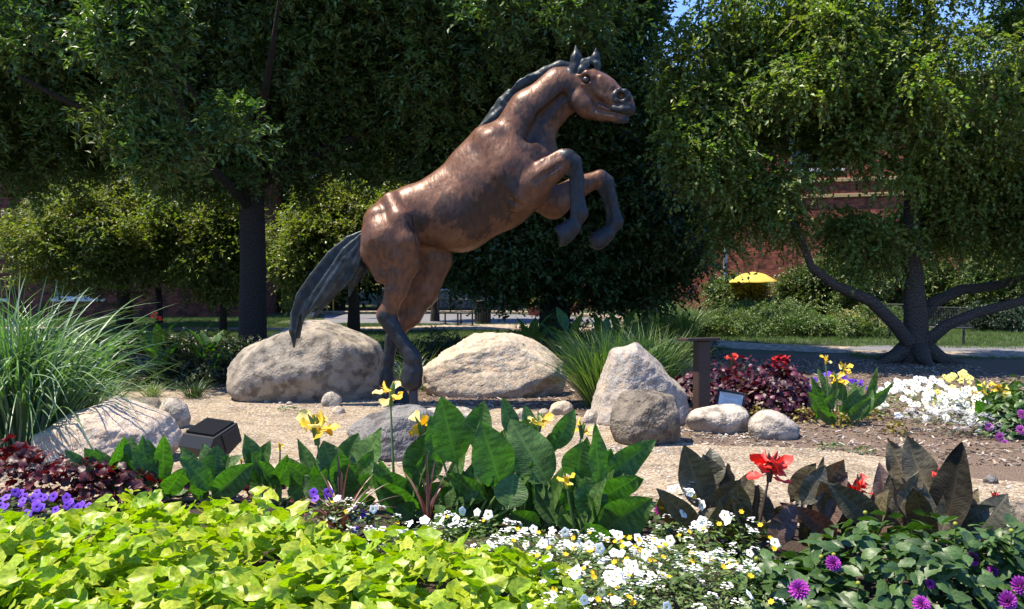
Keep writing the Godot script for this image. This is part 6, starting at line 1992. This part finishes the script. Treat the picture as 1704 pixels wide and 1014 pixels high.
	canna("dark", "tallest dark bronze canna with a withered black leaf, right end of the dark row", Vector3(2.444, 0.0, -4.952), [
			[Vector3(2.517, 0.322, -5.052), Vector3(2.398, 0.694, -5.147), 0.189, 0.35, 1],
			[Vector3(2.22, 0.213, -5.002), Vector3(2.216, 0.537, -5.111), 0.126, 0.4, 2],
			[Vector3(2.333, 0.16, -4.952), Vector3(2.233, 0.498, -5.008), 0.168, -0.25, 0],
			[Vector3(2.408, 0.11, -4.852), Vector3(2.414, 0.452, -4.962), 0.112, 0.4, 0],
			[Vector3(2.404, 0.104, -4.872), Vector3(2.257, 0.488, -4.756), 0.147, -0.3, 0],
			[Vector3(2.498, 0.129, -4.902), Vector3(2.574, 0.711, -4.851), 0.203, -0.35, 3],
			[Vector3(2.435, 0.13, -4.832), Vector3(2.675, 0.506, -4.944), 0.154, 0.5, 1],
			[Vector3(2.714, 0.128, -4.952), Vector3(2.942, 0.378, -5.018), 0.161, 0.5, 0],
			[Vector3(2.807, 0.06, -5.002), Vector3(2.864, 0.152, -4.981), 0.14, 0.3, 1],
			[Vector3(2.655, 0.06, -5.052), Vector3(2.818, 0.191, -5.158), 0.154, 0.2, 0],
			[Vector3(2.331, 0.06, -5.052), Vector3(2.262, 0.213, -5.081), 0.14, -0.3, 0]], [[Vector3(2.54, 0.467, -5.052), 0.059, 5], [Vector3(2.883, 0.337, -5.052), 0.049, 5], [Vector3(2.399, 0.524, -5.152), 0.031, 3]])
	canna("back_yellow", "canna with two yellow flower heads in the far bed before the shaded mulch", Vector3(3.644, 0.0, -9.468), [
			[Vector3(3.575, 0.189, -9.468), Vector3(3.429, 0.638, -9.544), 0.107, 0.4, 0],
			[Vector3(3.676, 0.121, -9.468), Vector3(3.919, 0.464, -9.419), 0.12, 0.3, 0],
			[Vector3(3.505, 0.071, -9.368), Vector3(3.243, 0.414, -9.294), 0.134, -0.4, 0],
			[Vector3(3.747, 0.241, -9.568), Vector3(3.602, 0.583, -9.555), 0.134, 0.2, 0],
			[Vector3(3.704, 0.071, -9.368), Vector3(3.929, 0.35, -9.281), 0.134, 0.5, 0],
			[Vector3(3.553, 0.06, -9.318), Vector3(3.343, 0.216, -9.29), 0.134, -0.5, 0],
			[Vector3(3.85, 0.105, -9.568), Vector3(3.904, 0.466, -9.679), 0.134, -0.3, 0],
			[Vector3(3.939, 0.097, -9.618), Vector3(4.304, 0.478, -9.578), 0.12, 0.6, 0],
			[Vector3(4.029, 0.06, -9.668), Vector3(4.107, 0.651, -9.55), 0.093, 0.2, 0],
			[Vector3(3.545, 0.105, -9.568), Vector3(3.332, 0.56, -9.459), 0.12, -0.2, 0]], [[Vector3(3.494, 0.727, -9.468), 0.06, 4], [Vector3(3.599, 0.511, -9.418), 0.087, 6], [Vector3(3.697, 0.619, -9.468), 0.08, 6]])
	canna("back_yellow", "canna with a yellow flower cluster at the right edge of the view", Vector3(5.388, 0.0, -9.316), [
			[Vector3(5.212, 0.064, -9.216), Vector3(5.001, 0.337, -9.137), 0.158, -0.4, 0],
			[Vector3(5.39, 0.13, -9.416), Vector3(5.167, 0.537, -9.484), 0.118, 0.3, 0],
			[Vector3(5.432, 0.146, -9.316), Vector3(5.504, 0.547, -9.283), 0.171, -0.3, 0],
			[Vector3(5.422, 0.197, -9.416), Vector3(5.322, 0.471, -9.366), 0.131, 0.3, 0],
			[Vector3(5.562, 0.071, -9.366), Vector3(5.641, 0.483, -9.269), 0.158, 0.4, 0],
			[Vector3(5.409, 0.06, -9.216), Vector3(5.605, 0.21, -9.331), 0.158, 0.5, 0]], [[Vector3(5.168, 0.418, -9.266), 0.092, 6], [Vector3(5.326, 0.404, -9.266), 0.099, 7]])
	canna("back_red", "dark leaved canna with a red flower behind the coleus, right of the sign post", Vector3(3.085, 0.0, -11.776), [
			[Vector3(3.039, 0.06, -11.826), Vector3(2.889, 0.498, -11.808), 0.116, -0.4, 0],
			[Vector3(3.085, 0.06, -11.776), Vector3(3.196, 0.409, -11.706), 0.133, 0.4, 1],
			[Vector3(2.959, 0.06, -11.676), Vector3(2.849, 0.316, -11.57), 0.166, -0.8, 0],
			[Vector3(3.138, 0.06, -11.726), Vector3(3.189, 0.311, -11.619), 0.183, 0.7, 1],
			[Vector3(3.106, 0.148, -11.926), Vector3(3.04, 0.621, -11.847), 0.116, 0.2, 0]], [[Vector3(3.047, 0.502, -11.776), 0.108, 6]])



func _ready() -> void:
	rng.seed = 2024
	var cam := Camera3D.new()
	cam.name = "camera"
	cam.position = EYE
	cam.rotation.x = -0.031725
	cam.fov = 39.33
	cam.far = 3000.0
	add_child(cam)
	var sky := ProceduralSkyMaterial.new()
	sky.sky_top_color = Color(0.24, 0.41, 0.68)
	sky.sky_horizon_color = Color(0.56, 0.68, 0.82)
	sky.sky_curve = 0.18
	sky.ground_bottom_color = Color(0.18, 0.17, 0.13)
	sky.ground_horizon_color = Color(0.40, 0.44, 0.45)
	var env := Environment.new()
	env.background_mode = Environment.BG_SKY
	env.sky = Sky.new()
	env.sky.sky_material = sky
	env.background_energy_multiplier = 1.35
	env.tonemap_mode = Environment.TONE_MAPPER_LINEAR
	env.tonemap_exposure = 2.2
	env.sdfgi_enabled = true
	env.ssao_enabled = true
	env.ssil_enabled = true
	var we := WorldEnvironment.new()
	we.name = "world"
	we.environment = env
	add_child(we)
	var sun := DirectionalLight3D.new()
	sun.name = "sun"
	sun.light_energy = 1.6
	sun.light_color = Color(1.0, 0.955, 0.88)
	sun.light_angular_distance = 0.53
	sun.shadow_enabled = true
	add_child(sun)
	sun.look_at_from_position(Vector3(-0.40, 0.91, 0.02) * 20, Vector3.ZERO)

	make_textures()
	make_materials()
	build_ground()
	build_trees()
	build_buildings()
	build_rocks()
	build_horse()
	build_grasses()
	build_garden_things()
	make_flower_things()
	M.spike = leaf_mat(Color.WHITE, Color(0.6, 0.3, 0.2), 0.4, 0.5)
	plant_cannas()
	build_beds()
	shade_cannas()
